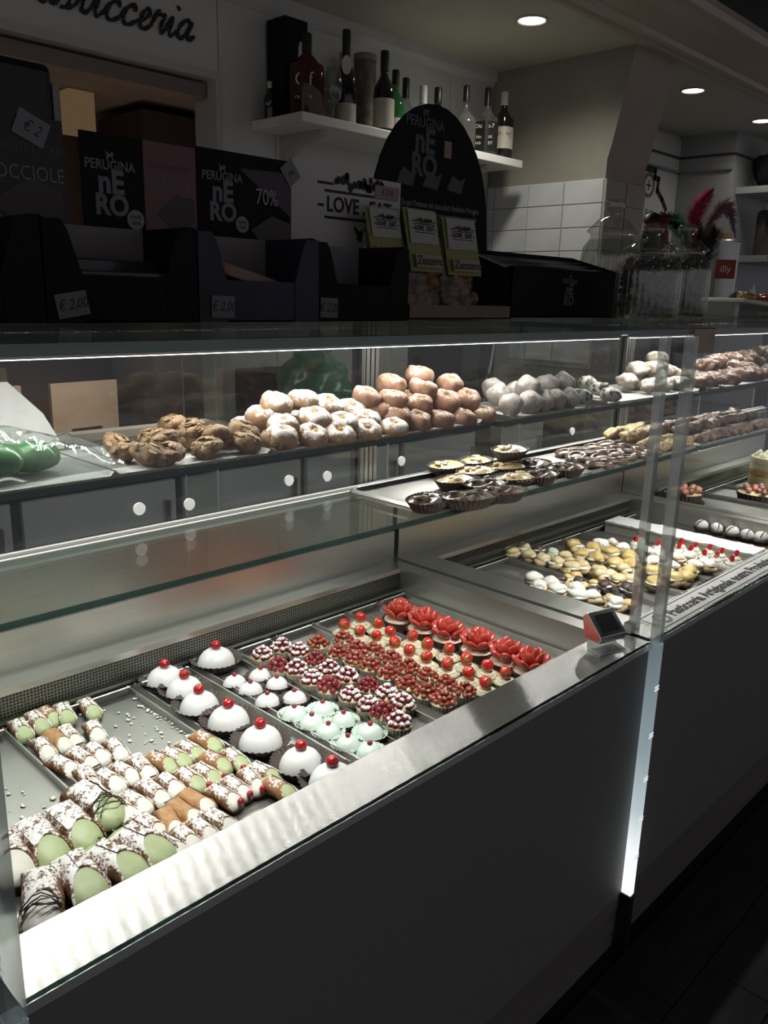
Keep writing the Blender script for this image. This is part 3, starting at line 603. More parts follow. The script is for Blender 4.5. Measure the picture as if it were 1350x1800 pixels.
    # fluted aluminium uprights at the back
    for px in [q for q in (1.425, 2.705, .06) if x0 < q < x1]:
        po = MB()
        for i in range(4): po.box(px-.03+i*.0155, px-.03+i*.0155+.011, .765, .785, .86, 1.445)
        po.box(px-.03, px+.028, .775, .80, .86, 1.445)
        add(po, 'upright', ALU)
    return t
case1 = display_case(.222, 1.462, .235, 1.422, 'first display case with open front pastry well and grey panel',
    doors=((.20, .97, 0, ((.781, 1.088), (.893, 1.079))), (.90, 1.40, .010, ((1.162, 1.089), (1.278, 1.083)))))
case2 = display_case(1.478, 2.625, 1.56, 2.585, 'second display case right of the lit strip, printed band on its ledge',
    doors=((1.482, 2.05, 0, ((1.524, 1.091),)), (1.98, 2.62, .010, ((2.351, 1.087),))))
case3 = display_case(2.632, 3.95, 2.665, 3.9, 'farthest display case at the right edge with cakes', doors=((2.7, 3.3, 0, ()), (3.2, 3.9, .01, ())))

def led_tube(a, b, label):
    t = thing('led_tube', label, 'light', ((a+b)/2, LED_Y, LED_Z), 0, 'LED tubes under the top glass')
    ch = MB().box(-(b-a)/2, (b-a)/2, -.022, .022, 0, .010).build('channel', ALU, t)
    for x in (-(b-a)/2+.02, (b-a)/2-.02): MB().box(x-.006, x+.006, -.006, .006, .010, .0318).build('hanger', ALU, t)
    n = int((b-a)/.0335)
    bar = MB().box(-.0062, .0062, -.020, .020, -.0006, 0).mesh('led_bar', emit('led_bar', (1, .985, .94), LED_L))
    for i in range(n): link('led_bar', bar, t, (-(b-a)/2+.017+i*.0335, 0, 0))
    MB().box(-(b-a)/2, (b-a)/2, -.0225, -.0205, -.003, 0).build('diffuser_lip', emit('led_diffuser', (1, .99, .95), 6), t)
for (a, b), l in zip(LEDS, ('long LED tube under the top glass of the first case', 'LED tube under the top glass of the second case', 'LED tube under the top glass of the farthest case')): led_tube(a, b, l)
def deck_part(parent, mb, name, m, sm=None):
    o = mb.build(name, m, parent, sm); o.location = (-parent.location.x, -parent.location.y, 0); return o
# printed band stuck on the ledge of the second case
bx, by = case2.location.x, case2.location.y
band = deck_part(case2, MB().box(1.545, 2.50, .008, .080, LZ, LZ+.0006), 'label_band', mat('band_grey', (.66, .65, .63), .6, c2=(.61, .60, .58), scale=20))
deck_part_b = MB().box(1.552, 2.49, .013, .0155, LZ+.0006, LZ+.0012).box(1.552, 2.49, .0715, .074, LZ+.0006, LZ+.0012).box(1.552, 1.555, .013, .074, LZ+.0006, LZ+.0012).build('border_line', INKDK, band)
text('Pasticceria Artigianale nostra Produzione', .042, INKDK, band, (1.632, .043, LZ+.0012), (0, 0, 0), ext=.0003, align='LEFT', sx=.88, off=.0011)
MB().lathe([(.022, 0), (.022, .0008), (.0135, .0008), (.0135, 0)], 28, M=Matrix.Translation((1.598, .043, LZ+.0006)), cap=False).build('emblem', mat('emblem_grey', (.16, .16, .16), .6), band)
# glass corner posts at the joint between the first two cases
deck_part(case2, MB().box(1.494, 1.512, .050, .066, LZ, 1.444), 'corner_post', POSTGL)
deck_part(case2, MB().box(1.466, 1.486, .046, .062, LZ, LZ+.02), 'post_foot', CHROME)

# acrylic strips that divide the fronts: the middle one edge-lit, the left one unlit
def glow_strip(x0, x1, zlit, label, lit):
    t = thing('acrylic_strip', label, 'light strip', ((x0+x1)/2, 0, 0))
    X = (x1-x0)/2
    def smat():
        m = bpy.data.materials.new('emissive_acrylic'); m.use_nodes = True; T, N, L = nt(m); b = N['Principled BSDF']
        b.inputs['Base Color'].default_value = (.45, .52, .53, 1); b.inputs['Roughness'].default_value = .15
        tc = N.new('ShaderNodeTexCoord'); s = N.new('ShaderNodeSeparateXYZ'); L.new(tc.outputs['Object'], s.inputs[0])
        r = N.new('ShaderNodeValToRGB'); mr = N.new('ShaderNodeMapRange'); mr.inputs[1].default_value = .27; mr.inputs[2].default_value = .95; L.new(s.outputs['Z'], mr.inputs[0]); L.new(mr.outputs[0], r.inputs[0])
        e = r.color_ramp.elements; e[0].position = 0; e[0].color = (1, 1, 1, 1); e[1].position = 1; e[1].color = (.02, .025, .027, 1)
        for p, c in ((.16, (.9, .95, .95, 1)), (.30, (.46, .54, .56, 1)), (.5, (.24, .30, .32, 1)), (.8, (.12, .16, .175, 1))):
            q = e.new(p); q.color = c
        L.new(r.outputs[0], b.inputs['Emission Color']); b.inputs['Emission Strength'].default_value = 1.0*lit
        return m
    MB().box(-X, X, -.020, .002, .268, LZ).build('emissive_strip', smat(), t)
    MB().box(-X, X, -.018, .002, LZ, 1.444).build('clear_post', POSTGL, t)
    if lit > .5:
        for z in (.75, .645, .545, .45, .36):
            MB().box(-X-.0005, X+.0005, -.0212, -.0195, z, z+.0035).box(-X-.0005, X+.0005, -.0212, -.0195, z+.007, z+.0095).build('light_mark', emit('light_mark_glow', (.9, .97, 1), .75), t)  # bright light marks in the lit acrylic, put in as small glowing bars
        MB().box(-X-.001, X+.001, -.0215, .003, .120, .266).build('foot', BLACK, t)
    else: MB().box(-X, X, -.020, .002, .12, .268).build('foot', POSTGL, t)
glow_strip(1.4625, 1.4775, .27, 'glowing acrylic strip between first and second case fronts', 1.0)
glow_strip(.204, .2215, .27, 'pale green acrylic edge with painted glow at left end of first case', .4)  # no lamp here: weak emission paints in light carried by the glass edge

# digital thermometer on the ledge
th = thing('thermometer', 'chrome thermometer display on clear foot at ledge corner', 'thermometer', (1.365, .052, LZ+.0005), -.25)
bev(MB().prism([(-.024, .022), (-.028, .036), (.014, .074), (.026, .062), (.016, .022)], -.034, .034, 'x').build('housing', mat('housing_chrome', (.8, .8, .8), .22, 1), th), .002)
MB().prism([(-.0225, .0416), (.0065, .0678), (.0058, .0686), (-.0232, .0424)], -.023, .023, 'x').build('screen', BLACK, th)
MB().prism([(-.030, 0), (-.030, .003), (-.004, .006), (.004, .028), (.010, .028), (.006, 0)], -.034, .034, 'x').build('clear_foot', POSTGL, th)

# ---- trays
def tray(x0, x1, y0, y1, z, label, rim=.014, m=TRAY, group=None, name='steel_tray', tab=True):
    t = thing(name, label, 'tray', ((x0+x1)/2, (y0+y1)/2, z), 0, group); w, d, e = (x1-x0)/2, (y1-y0)/2, .0012
    mb = MB().box(-w, w, -d, d, 0, e)
    mb.build('base', m, t)
    r = MB()
    for sx in (-1, 1): r.prism([(sx*w, 0), (sx*(w-.004), rim), (sx*(w-.007), rim), (sx*(w-.005), 0)], -d, d, 'y')
    for sy in (-1, 1): r.prism([(sy*d, 0), (sy*(d-.004), rim), (sy*(d-.007), rim), (sy*(d-.005), 0)], -w, w, 'x')
    r.build('rim', m, t)
    if tab: MB().prism([(d-.008, .004), (d-.020, rim+.006), (d-.018, rim+.007), (d-.002, .006)], -w+.010, w-.010, 'x').build('back_flange', mat('flange_steel', (.8, .8, .78), .4, .4), t)
    return t
TZ = .7765
XT = [(.236, .455, 'crumb-strewn tray at far left of the first well'), (.460, .680, 'wide tray of small cannoli in the first well'), (.685, .805, 'tray holding the row of large white domes'),
      (.810, .904, 'tray of small white and mint domes'), (.908, 1.004, 'tray under the sugar-dusted berry tarts'), (1.018, 1.118, 'tray under the red nut tarts'),
      (1.122, 1.216, 'tray under the glazed cherry tarts'), (1.222, 1.318, 'tray under the strawberry rosette cups'), (1.323, 1.418, 'empty steel tray at right end of first well')]
for a, b, l in XT: tray(a, b, .10, .632, TZ, l, group='trays in the first well')
for a, b, l in ((1.575, 1.655, 'empty tray at left end of the second well'), (1.66, 1.845, 'second well tray of white puffs and chocolate bites'), (1.85, 1.955, 'tray of pale cream puffs in second well'), (1.96, 2.115, 'tray of yellow striped puffs in second well'),
                (2.12, 2.225, 'tray of sugared puffs in second well'), (2.23, 2.455, 'tray with white slab cake and strawberry creams'), (2.46, 2.582, 'tray at right end of second well, with brown slab')):
    tray(a, b, .10, .632, TZ, l, group='trays in the second well')
for i, a in enumerate((2.68, 2.90, 3.12, 3.34, 3.56)): tray(a, a+.21, .10, .632, TZ, f'{ordn(i+1)} steel tray from the left in the farthest case', group='trays in the farthest well')
tray(1.31, 1.94, .448, .713, 1.0475, 'wide steel tray of oval tartlets on the lower glass shelf', .008, mat('tray_bright', (.6, .59, .56), .3, 1, c2=(.5, .49, .47), scale=5, rvar=.15))
tray(1.955, 2.61, .448, .713, 1.0475, 'steel tray of dark oval cookies on second lower shelf', .008)
tray(2.65, 3.35, .448, .713, 1.0475, 'steel tray of chocolate crunch on the farthest lower shelf', .008)
def paper_tray(x0, x1, y0, y1, z, label):
    o = MB().prism([(-(x1-x0)/2, .006), (-(x1-x0)/2+.006, 0), ((x1-x0)/2-.006, 0), ((x1-x0)/2, .006), ((x1-x0)/2, .0068), ((x1-x0)/2-.006, .0008), (-(x1-x0)/2+.006, .0008), (-(x1-x0)/2, .0068)], -(y1-y0)/2, (y1-y0)/2, 'y').build('paper_tray', PAPER, None, None, ((x0+x1)/2, (y0+y1)/2, z))
    tag(o, label, 'tray', 'card trays on the upper shelf')
paper_tray(.575, .86, .435, .66, 1.2355, 'card tray under the almond buns on the upper shelf')
paper_tray(.87, 1.19, .435, .66, 1.2355, 'card tray under the white sugared rings')
paper_tray(1.20, 1.445, .435, .66, 1.2355, 'card tray under the tall pile of pinkish rings')
paper_tray(1.55, 1.88, .435, .66, 1.2355, 'card tray under the sugar coated balls')
paper_tray(2.0, 2.57, .445, .70, 1.2355, 'white card tray behind the chocolate dipped balls')
paper_tray(2.64, 3.5, .445, .70, 1.2355, 'card tray under the dark twisted pastries')
paper_tray(.36, .57, .43, .64, 1.2355, 'white card tray with plastic bag at far left')

# ================================================================ pastries
PZ = .7785      # tray surface
FRY = powder('cannolo_sugar', (.20, .09, .04), (.32, .17, .08), .38, scale=230)
FRY2 = powder('cannolo_sugar_light', (.34, .16, .07), (.46, .26, .12), .22, scale=230)
FRYB = powder('cannolo_large', (.12, .055, .028), (.21, .11, .055), .27, scale=230)
FRY3 = mat('cannolo_bare', (.40, .20, .08), .5, c2=(.52, .30, .14), scale=70, bump=(220, .5))
PIST = mat('pistachio_cream', (.45, .52, .28), .45, c2=(.41, .48, .25), scale=60, sss=.1)
RIC = mat('ricotta_cream', (.80, .78, .70), .5, c2=(.74, .72, .64), scale=60, sss=.1)
CHIPS = mat('chocolate_drizzle', (.025, .014, .01), .3)
CRUMBS = mat('pistachio_crumbs', (.16, .19, .06), .8, c2=(.07, .09, .03), scale=300)
CHERRY = mat('candied_cherry', (.50, .012, .015), .12, coat=.8, c2=(.36, .006, .01), scale=30)
FOND = mat('white_fondant', (.82, .82, .80), .38, coat=.15, sss=.15)
MINT = mat('mint_fondant', (.69, .79, .72), .35, coat=.2, sss=.15)
CUPBR = mat('cup_brown', (.085, .062, .055), .55, c2=(.055, .040, .035), scale=60)
CUPCR = mat('cup_cream', (.66, .64, .50), .6, c2=(.6, .57, .43), scale=40)
CUPMINT = mat('cup_pale', (.66, .76, .68), .6)

def cannolo(name, L, r, shell, cream, seed, extra=None, label=''):
    t = thing(name, 'cannolo', 'cannolo'); rs = random.Random(seed)
    nu, nth = 16, 28; th0 = rs.uniform(.6, 2.4); off = Vector((seed*9.1, seed*4.3, 1.7))
    cutf, cutb = rs.uniform(1.3, 1.8), rs.uniform(.7, 1.3)
    def ends(th):
        s = .5+.5*math.sin(th)
        return -L/2+cutb*r*s*s, L/2-cutf*r*s*s
    vs = []; fs = []
    for k in range(nth+1):
        th = th0+2*PI*k/nth; sp = 1+.09*k/nth
        a, b = ends(th)
        rows = [(a, .86), (a, 1.0)]+[(a+(b-a)*i/nu, 1.0) for i in range(1, nu)]+[(b, 1.0), (b, .86)]
        for y, q in rows:
            p = Vector((math.cos(th)*r, y, math.sin(th)*r))
            nz = mn.noise(p*110+off)*.07+mn.noise(p*45+off)*.08
            R = r*q*sp*(1+nz)*(1+.10*(abs(y)/(L/2))**3)
            vs.append((math.cos(th)*R, -y, r*1.02+math.sin(th)*R*.96))
    n = nu+3
    for k in range(nth):
        for i in range(n-1): fs.append((k*n+i, k*n+i+1, (k+1)*n+i+1, (k+1)*n+i))
    MB().add(vs, fs).build('shell', shell, t, 179)
    for sgn in (1, -1):
        mb = MB(); v = []; f = []; nr_, nt_ = 5, 20
        mean = sum(ends(2*PI*i/nt_)[1 if sgn > 0 else 0] for i in range(nt_))/nt_
        for j in range(nr_+1):
            q = j/nr_
            for i in range(nt_):
                th = 2*PI*i/nt_; e = ends(th)[1 if sgn > 0 else 0]
                y = mean+(e-mean)*q+sgn*r*(.60*(1-q*q)-.04)
                y += sgn*r*.07*mn.noise(Vector((q*math.cos(th)*2, q*math.sin(th)*2, seed)))
                R = r*.93*q
                v.append((math.cos(th)*R, -y, r*1.02+math.sin(th)*R*.96))
        for j in range(nr_):
            for i in range(nt_):
                k = (i+1) % nt_; f.append((j*nt_+i, j*nt_+k, (j+1)*nt_+k, (j+1)*nt_+i))
        c_ = mb.add(v, f).build('cream_end', cream, t, 179)
    if extra: extra(t, L, r, rs)
    return t
def drizzle(t, L, r, rs):
    mb = MB()
    for i in range(5):
        y0 = -L*.46+rs.uniform(0, L*.28); pts = []
        for k in range(7):
            a = .3+2.5*k/6; R = r*(.98 if y0 > -L*.36 else .86)
            pts.append((math.cos(a)*R*1.10, y0+.004*math.sin(k*1.7+i), r*1.05+math.sin(a)*R*1.04))
        mb.tube(pts, .0009, 5)
    mb.build('chocolate_drizzle', CHIPS, t, 60)
def crumbs(t, L, r, rs):
    mb = MB()
    for i in range(70):
        a = rs.uniform(-2.6, .3); q = rs.uniform(.3, .95)*r; s = rs.uniform(.0009, .0022)
        mb.ball((math.cos(a)*q, -L/2+.006-rs.uniform(.004, .011), r*1.0+math.sin(a)*q*.9), (s, s, s), 5, 4)
    mb.build('pistachio_crumbs', CRUMBS, t)['kind'] = 'stuff'
def cherries(t, L, r, rs):
    MB().ball((.002, -L/2-.002, r*1.45), .0052, 12, 8).build('cherry', CHERRY, t, 179)
    MB().ball((-.002, L/2-.004, r*1.7), .0048, 12, 8).build('cherry', CHERRY, t, 179)
def chipdots(t, L, r, rs):
    MB().box(-.006, .007, -L/2-.0075, -L/2-.004, r*1.3, r*1.36).build('chocolate_chip', CHIPS, t)
mini_p = [cannolo('pistachio_cannolo', .066, .0132, s, PIST, 11+i) for i, s in enumerate((FRY, FRY, FRY2))]
mini_w = [cannolo('ricotta_cannolo', .064, .0130, FRY, RIC, 21+i, chipdots if i == 1 else None) for i in range(3)]
mini_b = [cannolo('bare_cannolo', .064, .0130, FRY3, RIC, 31+i) for i in range(2)]
mini_c = [cannolo('cherry_cannolo', .062, .0130, FRY, RIC, 41, cherries)]
big_p = [cannolo('large_cannolo', .104, .0225, FRYB, PIST, 51, drizzle), cannolo('large_cannolo', .104, .0225, FRYB, PIST, 52, crumbs), cannolo('large_cannolo', .096, .0225, FRYB, PIST, 53)]
big_w = [cannolo('large_ricotta_cannolo', .104, .0230, FRYB, RIC, 61, drizzle), cannolo('large_ricotta_cannolo', .104, .0230, FRYB, RIC, 62)]
def lay(protos, pts, rj=.22, base=PZ, sc=(.96, 1.04), seed=1, rz=0):
    rs = random.Random(seed); out = []
    for i, p in enumerate(pts):
        out.append(place(protos[i % len(protos)], (p[0], p[1], base), rz+rs.uniform(-rj, rj), rs.uniform(*sc)))
    return out
o = lay(mini_p, D['can_p'], seed=3)
number([q for q in o if q.location.x < .585 and q.location.y > .5], fromleft, 'small pistachio cannolo by the back edge, {} from the left', 'cannolo', 'small pistachio cannoli at the tray back')
number([q for q in o if not (q.location.x < .585 and q.location.y > .5)], fromleft, 'small pistachio cannolo beside the white domes, {} from the left', 'cannolo', 'small pistachio cannoli beside the domes')
o = lay(mini_w, D['can_w'], seed=4)
rows = [[q for q in o if a <= q.location.y < b] for a, b in ((.48, .7), (.42, .48), (.34, .42), (.26, .34), (.0, .26))]
for i, rw in enumerate(rows): number(rw, fromleft, 'white ricotta cannolo, {} from left in the '+ordn(i+1)+' sugared row from back', 'cannolo', 'small ricotta cannoli')
o = lay(mini_b, D['can_b'], seed=5); number(o, fromleft, 'unsugared golden brown cannolo, {} from left of the bare ones', 'cannolo', 'bare brown cannoli')
o = lay(mini_c, D['can_c'], seed=6); number(o, fromleft, 'cannolo with red cherries in its white cream, {} from left', 'cannolo', 'cherry tipped cannoli')
bp = D['big_p']; L_ = ['large pistachio cannolo with chocolate stripes touching the small cannoli', 'large pistachio cannolo with dark crumbs, right of the left wedge', 'large pistachio cannolo with crumbed end near the left glass', 'large pistachio cannolo at front beside the big ricotta one', 'large pistachio cannolo at front, middle of the three', 'large pistachio cannolo at front nearest the small ones']
for i, (p, rz) in enumerate(zip(bp, (.12, .05, .02, -.05, .35, .30))):
    tag(place(big_p[(0, 1, 1, 2, 2, 2)[i]], (p[0], p[1], PZ), rz), L_[i], 'cannolo', 'large pistachio cannoli')
for i, (p, rz) in enumerate(zip(D['big_w'], (-.15, -.42))):
    tag(place(big_w[1-i], (p[0], p[1]+(.02 if i == 0 else 0), PZ), rz), ['large ricotta cannolo cut off by the left glass edge', 'large sugared ricotta cannolo at the front left corner'][i], 'cannolo', 'large ricotta cannoli')

def cup(mb, r0, r1, h, k=28, amp=.05, m=0, ov=1.0):
    mb.lathe([(r0*.96, 0), (r0, .0005), ((r0+r1)/2, h*.55), (r1, h), (r1*.985, h), ((r0+r1)/2*.97, h*.55), (r0*.9, .0012), (0, .0012)], k*4, m, Matrix.Diagonal((ov, 1, 1, 1)), rip=lambda th, q: 1+amp*math.cos(k*th)*(.5 if q in (0, 1, 6, 7) else 1), cap=False)
    return mb
def dome_cake(name, r, h, fond, cupm, flare, ch=.0062, choc=CHERRY):
    t = thing(name, 'dome', 'cake')
    cup(MB(), r*.92, r*flare, h*.52, 30 if r > .025 else 24, .035).build('paper_cup', cupm, t, 40)
    prof = [(r*.98, .002), (r*1.0, h*.16), (r*.97, h*.34), (r*.88, h*.56), (r*.72, h*.76), (r*.50, h*.90), (r*.25, h*.98), (0, h)]
    MB().lathe(prof, 36, cap=False, M=Matrix.Diagonal((1.06, .97, 1, 1))).build('fondant', fond, t, 179)
    c = MB().ball((0, 0, 0), (ch, ch, ch*.94), 14, 10).build('cherry', choc, t, 179, (0, 0, h+ch*.62))
    return t
big_dome = dome_cake('cassata_dome', .0345, .040, FOND, CUPBR, 1.44, .0100)
o = lay([big_dome], D['dome'][:7], .3, seed=7); number(o, fromback, 'large white fondant dome with red cherry, {} from the back in its row', 'cake', 'large white domes in a row')
o = lay([big_dome], D['dome'][7:], .3, seed=8); tag(o[0], 'large white fondant dome alone behind the small white domes', 'cake')
md = dome_cake('mini_dome', .0222, .0240, FOND, CUPBR, 1.30, .0046, mat('berry_dark', (.30, .03, .04), .3))
o = lay([md], D['mini_dome'], .4, seed=9)
for c_, w_ in ((lambda x: x < .86, 'left'), (lambda x: x >= .86, 'right')):
    number([q for q in o if c_(q.location.x)], fromback, 'small white dome in dark cup, {} from back in '+w_+' column', 'cake', 'small white domes')
gm_ = dome_cake('mint_dome', .0225, .0245, MINT, CUPMINT, 1.32, .0044, MATS['berry_dark'])
o = lay([gm_], D['mint'], .4, seed=10)
for c_, w_ in ((lambda x: x < .86, 'left'), (lambda x: x >= .86, 'right')):
    number([q for q in o if c_(q.location.x)], fromback, 'mint green dome in pale cup, {} from back in '+w_+' column', 'cake', 'mint green domes')

BERRY = mat('red_berry', (.24, .018, .025), .22, coat=.5, c2=(.13, .008, .015), scale=40)
BERRYS = powder('sugared_berry', (.24, .02, .03), (.12, .01, .02), .44, scale=340); 
NUT = mat('glazed_nut', (.26, .03, .022), .22, coat=.6, c2=(.34, .10, .045), scale=90, lo=.5, hi=.62)
CUSTARD = mat('custard', (.74, .64, .34), .4, c2=(.70, .60, .30), scale=40, sss=.1)
WHIP = mat('whipped_cream', (.80, .75, .55), .45, c2=(.76, .71, .50), scale=40, sss=.1)
def berry_tart(name, m, seed, kind):
    t = thing(name, 'tart', 'tart'); rs = random.Random(seed)
    cup(MB(), .0165, .0225, .022, 22, .04).build('paper_cup', CUPCR, t, 40)
    MB().lathe([(.0205, .017), (.0205, .021), (.012, .026), (0, .028)], 24, cap=False).build('custard', CUSTARD, t, 60)
    mb = MB()
    for ring, (n, R, z) in enumerate(((9, .0172, .027), (6, .0108, .0345), (2, .0035, .0405))):
        for i in range(n):
            a = 2*PI*(i+rs.uniform(-.2, .2))/n+ring*.4; q = R*rs.uniform(.9, 1.06)
            if kind == 'berry':
                s = rs.uniform(.0052, .0064); mb.ball((q*math.cos(a), q*math.sin(a), z+rs.uniform(-.001, .0015)), s, 9, 6)
            else:
                s = rs.uniform(.005, .0068)
                M_ = Matrix.Translation((q*math.cos(a), q*math.sin(a), z-.001)) @ Matrix.Rotation(rs.uniform(0, 6), 4, 'Z') @ Matrix.Rotation(rs.uniform(-.8, .8), 4, 'X')
                mb.ball((0, 0, 0), (s*1.15, s*.8, s*.8), 8, 6, M=M_, nz=.4, ns=180, seed=rs.random()*9)
    mb.build('topping', m, t, 179)
    return t
bt = [berry_tart('berry_tart', BERRYS, 71, 'berry'), berry_tart('berry_tart', BERRYS, 72, 'berry'), berry_tart('berry_tart', BERRY, 73, 'berry')]
o = lay(bt, D['berry'], 1.5, seed=11)
for c_, w_ in ((lambda x: x < .955, 'left'), (lambda x: x >= .955, 'right')):
    number([q for q in o if c_(q.location.x)], fromback, 'sugar dusted red berry tart, {} from back in '+w_+' column', 'tart', 'sugared berry tarts')
ntp = [berry_tart('nut_tart', NUT, 75, 'nut'), berry_tart('nut_tart', NUT, 76, 'nut')]
o = lay(ntp, D['nut'], 1.5, seed=12)
for c_, w_ in ((lambda x: x < 1.07, 'left'), (lambda x: x >= 1.07, 'right')):
    number([q for q in o if c_(q.location.x)], fromback, 'glossy red nut tart, {} from back in '+w_+' column', 'tart', 'red nut tarts')
CHG = mat('glazed_strawberry', (.52, .022, .015), .10, coat=1, c2=(.18, .20, .03), scale=60, lo=.56, hi=.66, detail=1)
def cherry_tart(seed):
    t = thing('cherry_tart', 'tart', 'tart'); rs = random.Random(seed)
    cup(MB(), .0165, .0245, .016, 22, .05).build('paper_cup', CUPCR, t, 40)
    MB().lathe([(.020, .010), (.0205, .014), (.018, .018), (.016, .0175), (.015, .021), (.011, .0215), (.010, .0245), (0, .026)], 24, rip=lambda th, k: 1+.05*math.cos(7*th+k*.7), cap=False).build('cream_swirl', WHIP, t, 60)
    MB().ball((0, 0, 0), (.0126, .0126, .0130), 16, 12, nz=.12, ns=60, seed=seed).build('glazed_fruit', CHG, t, 179, (0, 0, .0340))
    return t
o = lay([cherry_tart(1), cherry_tart(2), cherry_tart(3)], D['cherry'], 3.1, seed=13)
for c_, w_ in ((lambda x: x < 1.168, 'left'), (lambda x: x >= 1.168, 'right')):
    number([q for q in o if c_(q.location.x)], fromback, 'cream tart with glazed red fruit, {} from back in '+w_+' column', 'tart', 'glazed fruit tarts')
STR = mat('strawberry_flesh', (.58, .10, .065), .15, coat=.8, c2=(.40, .02, .016), scale=60)
def straw_cup(seed):
    t = thing('strawberry_cup', 'cup', 'tart'); rs = random.Random(seed)
    cup(MB(), .026, .0335, .020, 34, .035).build('paper_cup', mat('cup_tan', (.20, .13, .08), .6, c2=(.13, .08, .05), scale=60), t, 40)
    MB().lathe([(.030, .016), (.030, .019), (.015, .026), (0, .028)], 28, cap=False).build('cream', mat('cream_pink', (.78, .62, .48), .45), t, 60)
    pet = MB().ball((0, 0, 0), (.0115, .0058, .0160), 12, 8).mesh('strawberry_slice', STR, 179)
    for n, R, z, tilt in ((7, .0225, .032, .75), (5, .0130, .040, .42), (2, .005, .045, .2)):
        for i in range(n):
            a = 2*PI*(i+rs.uniform(-.15, .15))/n+n
            link('strawberry_slice', pet, t, (R*math.cos(a), R*math.sin(a), z), (tilt*rs.uniform(.85, 1.1), 0, a+PI/2))
    return t
o = lay([straw_cup(1), straw_cup(2)], [(1.272, p[1]) for p in D['strawb']], 1.5, seed=14, sc=(1.1, 1.18)); number(o, fromback, 'strawberry rosette in brown cup, {} from the back', 'tart', 'strawberry rosette cups')

# ---- crumbs of sugar and cream left on the first trays
cr = MB(); rs = random.Random(5)
for (cx_, cy_, sx_, sy_, n) in ((.36, .47, .02, .03, 26), (.37, .40, .03, .03, 14), (.668, .48, .003, .14, 60), (.62, .52, .03, .05, 26), (.61, .44, .02, .03, 12)):
    for i in range(n):
        x, y = rs.gauss(cx_, sx_), rs.gauss(cy_, sy_)
        if not (.245 < x < .447 or .468 < x < .673): continue
        s = rs.uniform(.0012, .0042); cr.ball((x, y, PZ+s*.3), (s, s*rs.uniform(.6, 1.6), s*.45), 6, 4, nz=.5, ns=300, seed=i)
tag(cr.build('sugar_crumbs', RIC, None, 179), 'white cream crumbs scattered over the first two trays', 'crumbs', kind='stuff')

# ---- upper shelf
UZ = 1.2365
DOUGH = powder('ring_sugar', (.46, .29, .17), (.54, .36, .22), .44, (.84, .81, .76), 160)
PINKD = powder('ring_pink', (.34, .185, .12), (.42, .25, .17), .16, (.66, .55, .46), 160)
ALM = mat('almond_crust', (.21, .12, .06), .55, c2=(.34, .23, .13), scale=110, bump=(120, .8, .003))
FLAKE = mat('almond_flake', (.36, .25, .13), .5, c2=(.27, .17, .09), scale=80)
SBALL = powder('ball_sugar', (.40, .35, .31), (.46, .41, .36), .46, (.60, .57, .53), 120)
def ring_bun(name, m, fill, seed, R=.0160, r=.0142, h=1.22):
    t = thing(name, 'ring', 'bun'); nu, nv = 32, 18; vs = []; fs = []; off = Vector((seed*5.1, seed, 2))
    for i in range(nu):
        a = 2*PI*i/nu
        for j in range(nv):
            b = 2*PI*j/nv; q = R+r*math.cos(b)
            p = Vector((q*math.cos(a), q*math.sin(a), r*h*math.sin(b)))
            p *= 1+.16*mn.noise(p*62+off)+.07*mn.noise(p*170+off); vs.append(p)
    for i in range(nu):
        for j in range(nv): fs.append((i*nv+j, ((i+1) % nu)*nv+j, ((i+1) % nu)*nv+(j+1) % nv, i*nv+(j+1) % nv))
    MB().add(vs, fs).build('dough', m, t, 179)
    MB().ball((0, 0, .003), (.0105, .0105, .0120), 12, 8, nz=.4, ns=120, seed=seed).build('filling', fill, t, 179)
    return t
def lump(name, m, seed, r=.026, fl=.62, extra=None, nz=.34, ns=52):
    t = thing(name, 'bun', 'bun')
    MB().ball((0, 0, 0), (r, r*.92, r*fl), 30, 18, nz=nz, ns=ns, seed=seed).build('dough', m, t, 179)
    if extra:
        rs = random.Random(seed); mb = MB()
        for i in range(26):
            a = rs.uniform(0, 6.28); e = rs.uniform(.0, 1.4); d = Vector((math.cos(a)*math.cos(e), math.sin(a)*math.cos(e), math.sin(e)))
            M_ = Matrix.Translation((d.x*r*1.02, d.y*r*.95, d.z*r*fl*1.05)) @ d.to_track_quat('Z', 'Y').to_matrix().to_4x4() @ Matrix.Rotation(rs.uniform(-.6, .6), 4, 'X')
            mb.ball((0, 0, 0), (.0075, .0052, .0011), 8, 4, M=M_)
        mb.build(extra[0], extra[1], t, 179)
    return t
CUSF = mat('orange_custard', (.62, .36, .10), .35, c2=(.55, .30, .07), scale=40)
def pile(protos, pts, seed, tilt=.25, rj=3.1, sc=(.95, 1.08), lean=0):
    rs = random.Random(seed); out = []
    for i, p in enumerate(pts):
        o = place(protos[i % len(protos)], p, (rs.uniform(-tilt, tilt), rs.uniform(-tilt, tilt), rs.uniform(-rj, rj)), rs.uniform(*sc))
        if lean:
            ang = lean*rs.uniform(.3, 1.3); ax = rs.uniform(-.6, .6)
            q = Matrix.Rotation(ang, 3, Vector((math.cos(ax), math.sin(ax), 0))) @ Matrix.Rotation(rs.uniform(-rj, rj), 3, 'Z'); o.rotation_euler = q.to_euler()
        out.append(o)
    return out
def layers(objs, base, what, cat, group, step=.026):
    lv = {}
    for o in objs: lv.setdefault(min(3, max(0, int((o.location.z-base)/step))), []).append(o)
    nm = ['bottom', 'second', 'third', 'top']
    for k, os in lv.items(): number(os, fromleft, what+', {} from the left in the '+nm[k]+' layer', cat, group)
al = [lump('almond_bun', ALM, s, extra=('almond_flakes', FLAKE)) for s in (81, 82, 83)]
def fill(xs, y, z): return [(x, y, z) for x in xs]
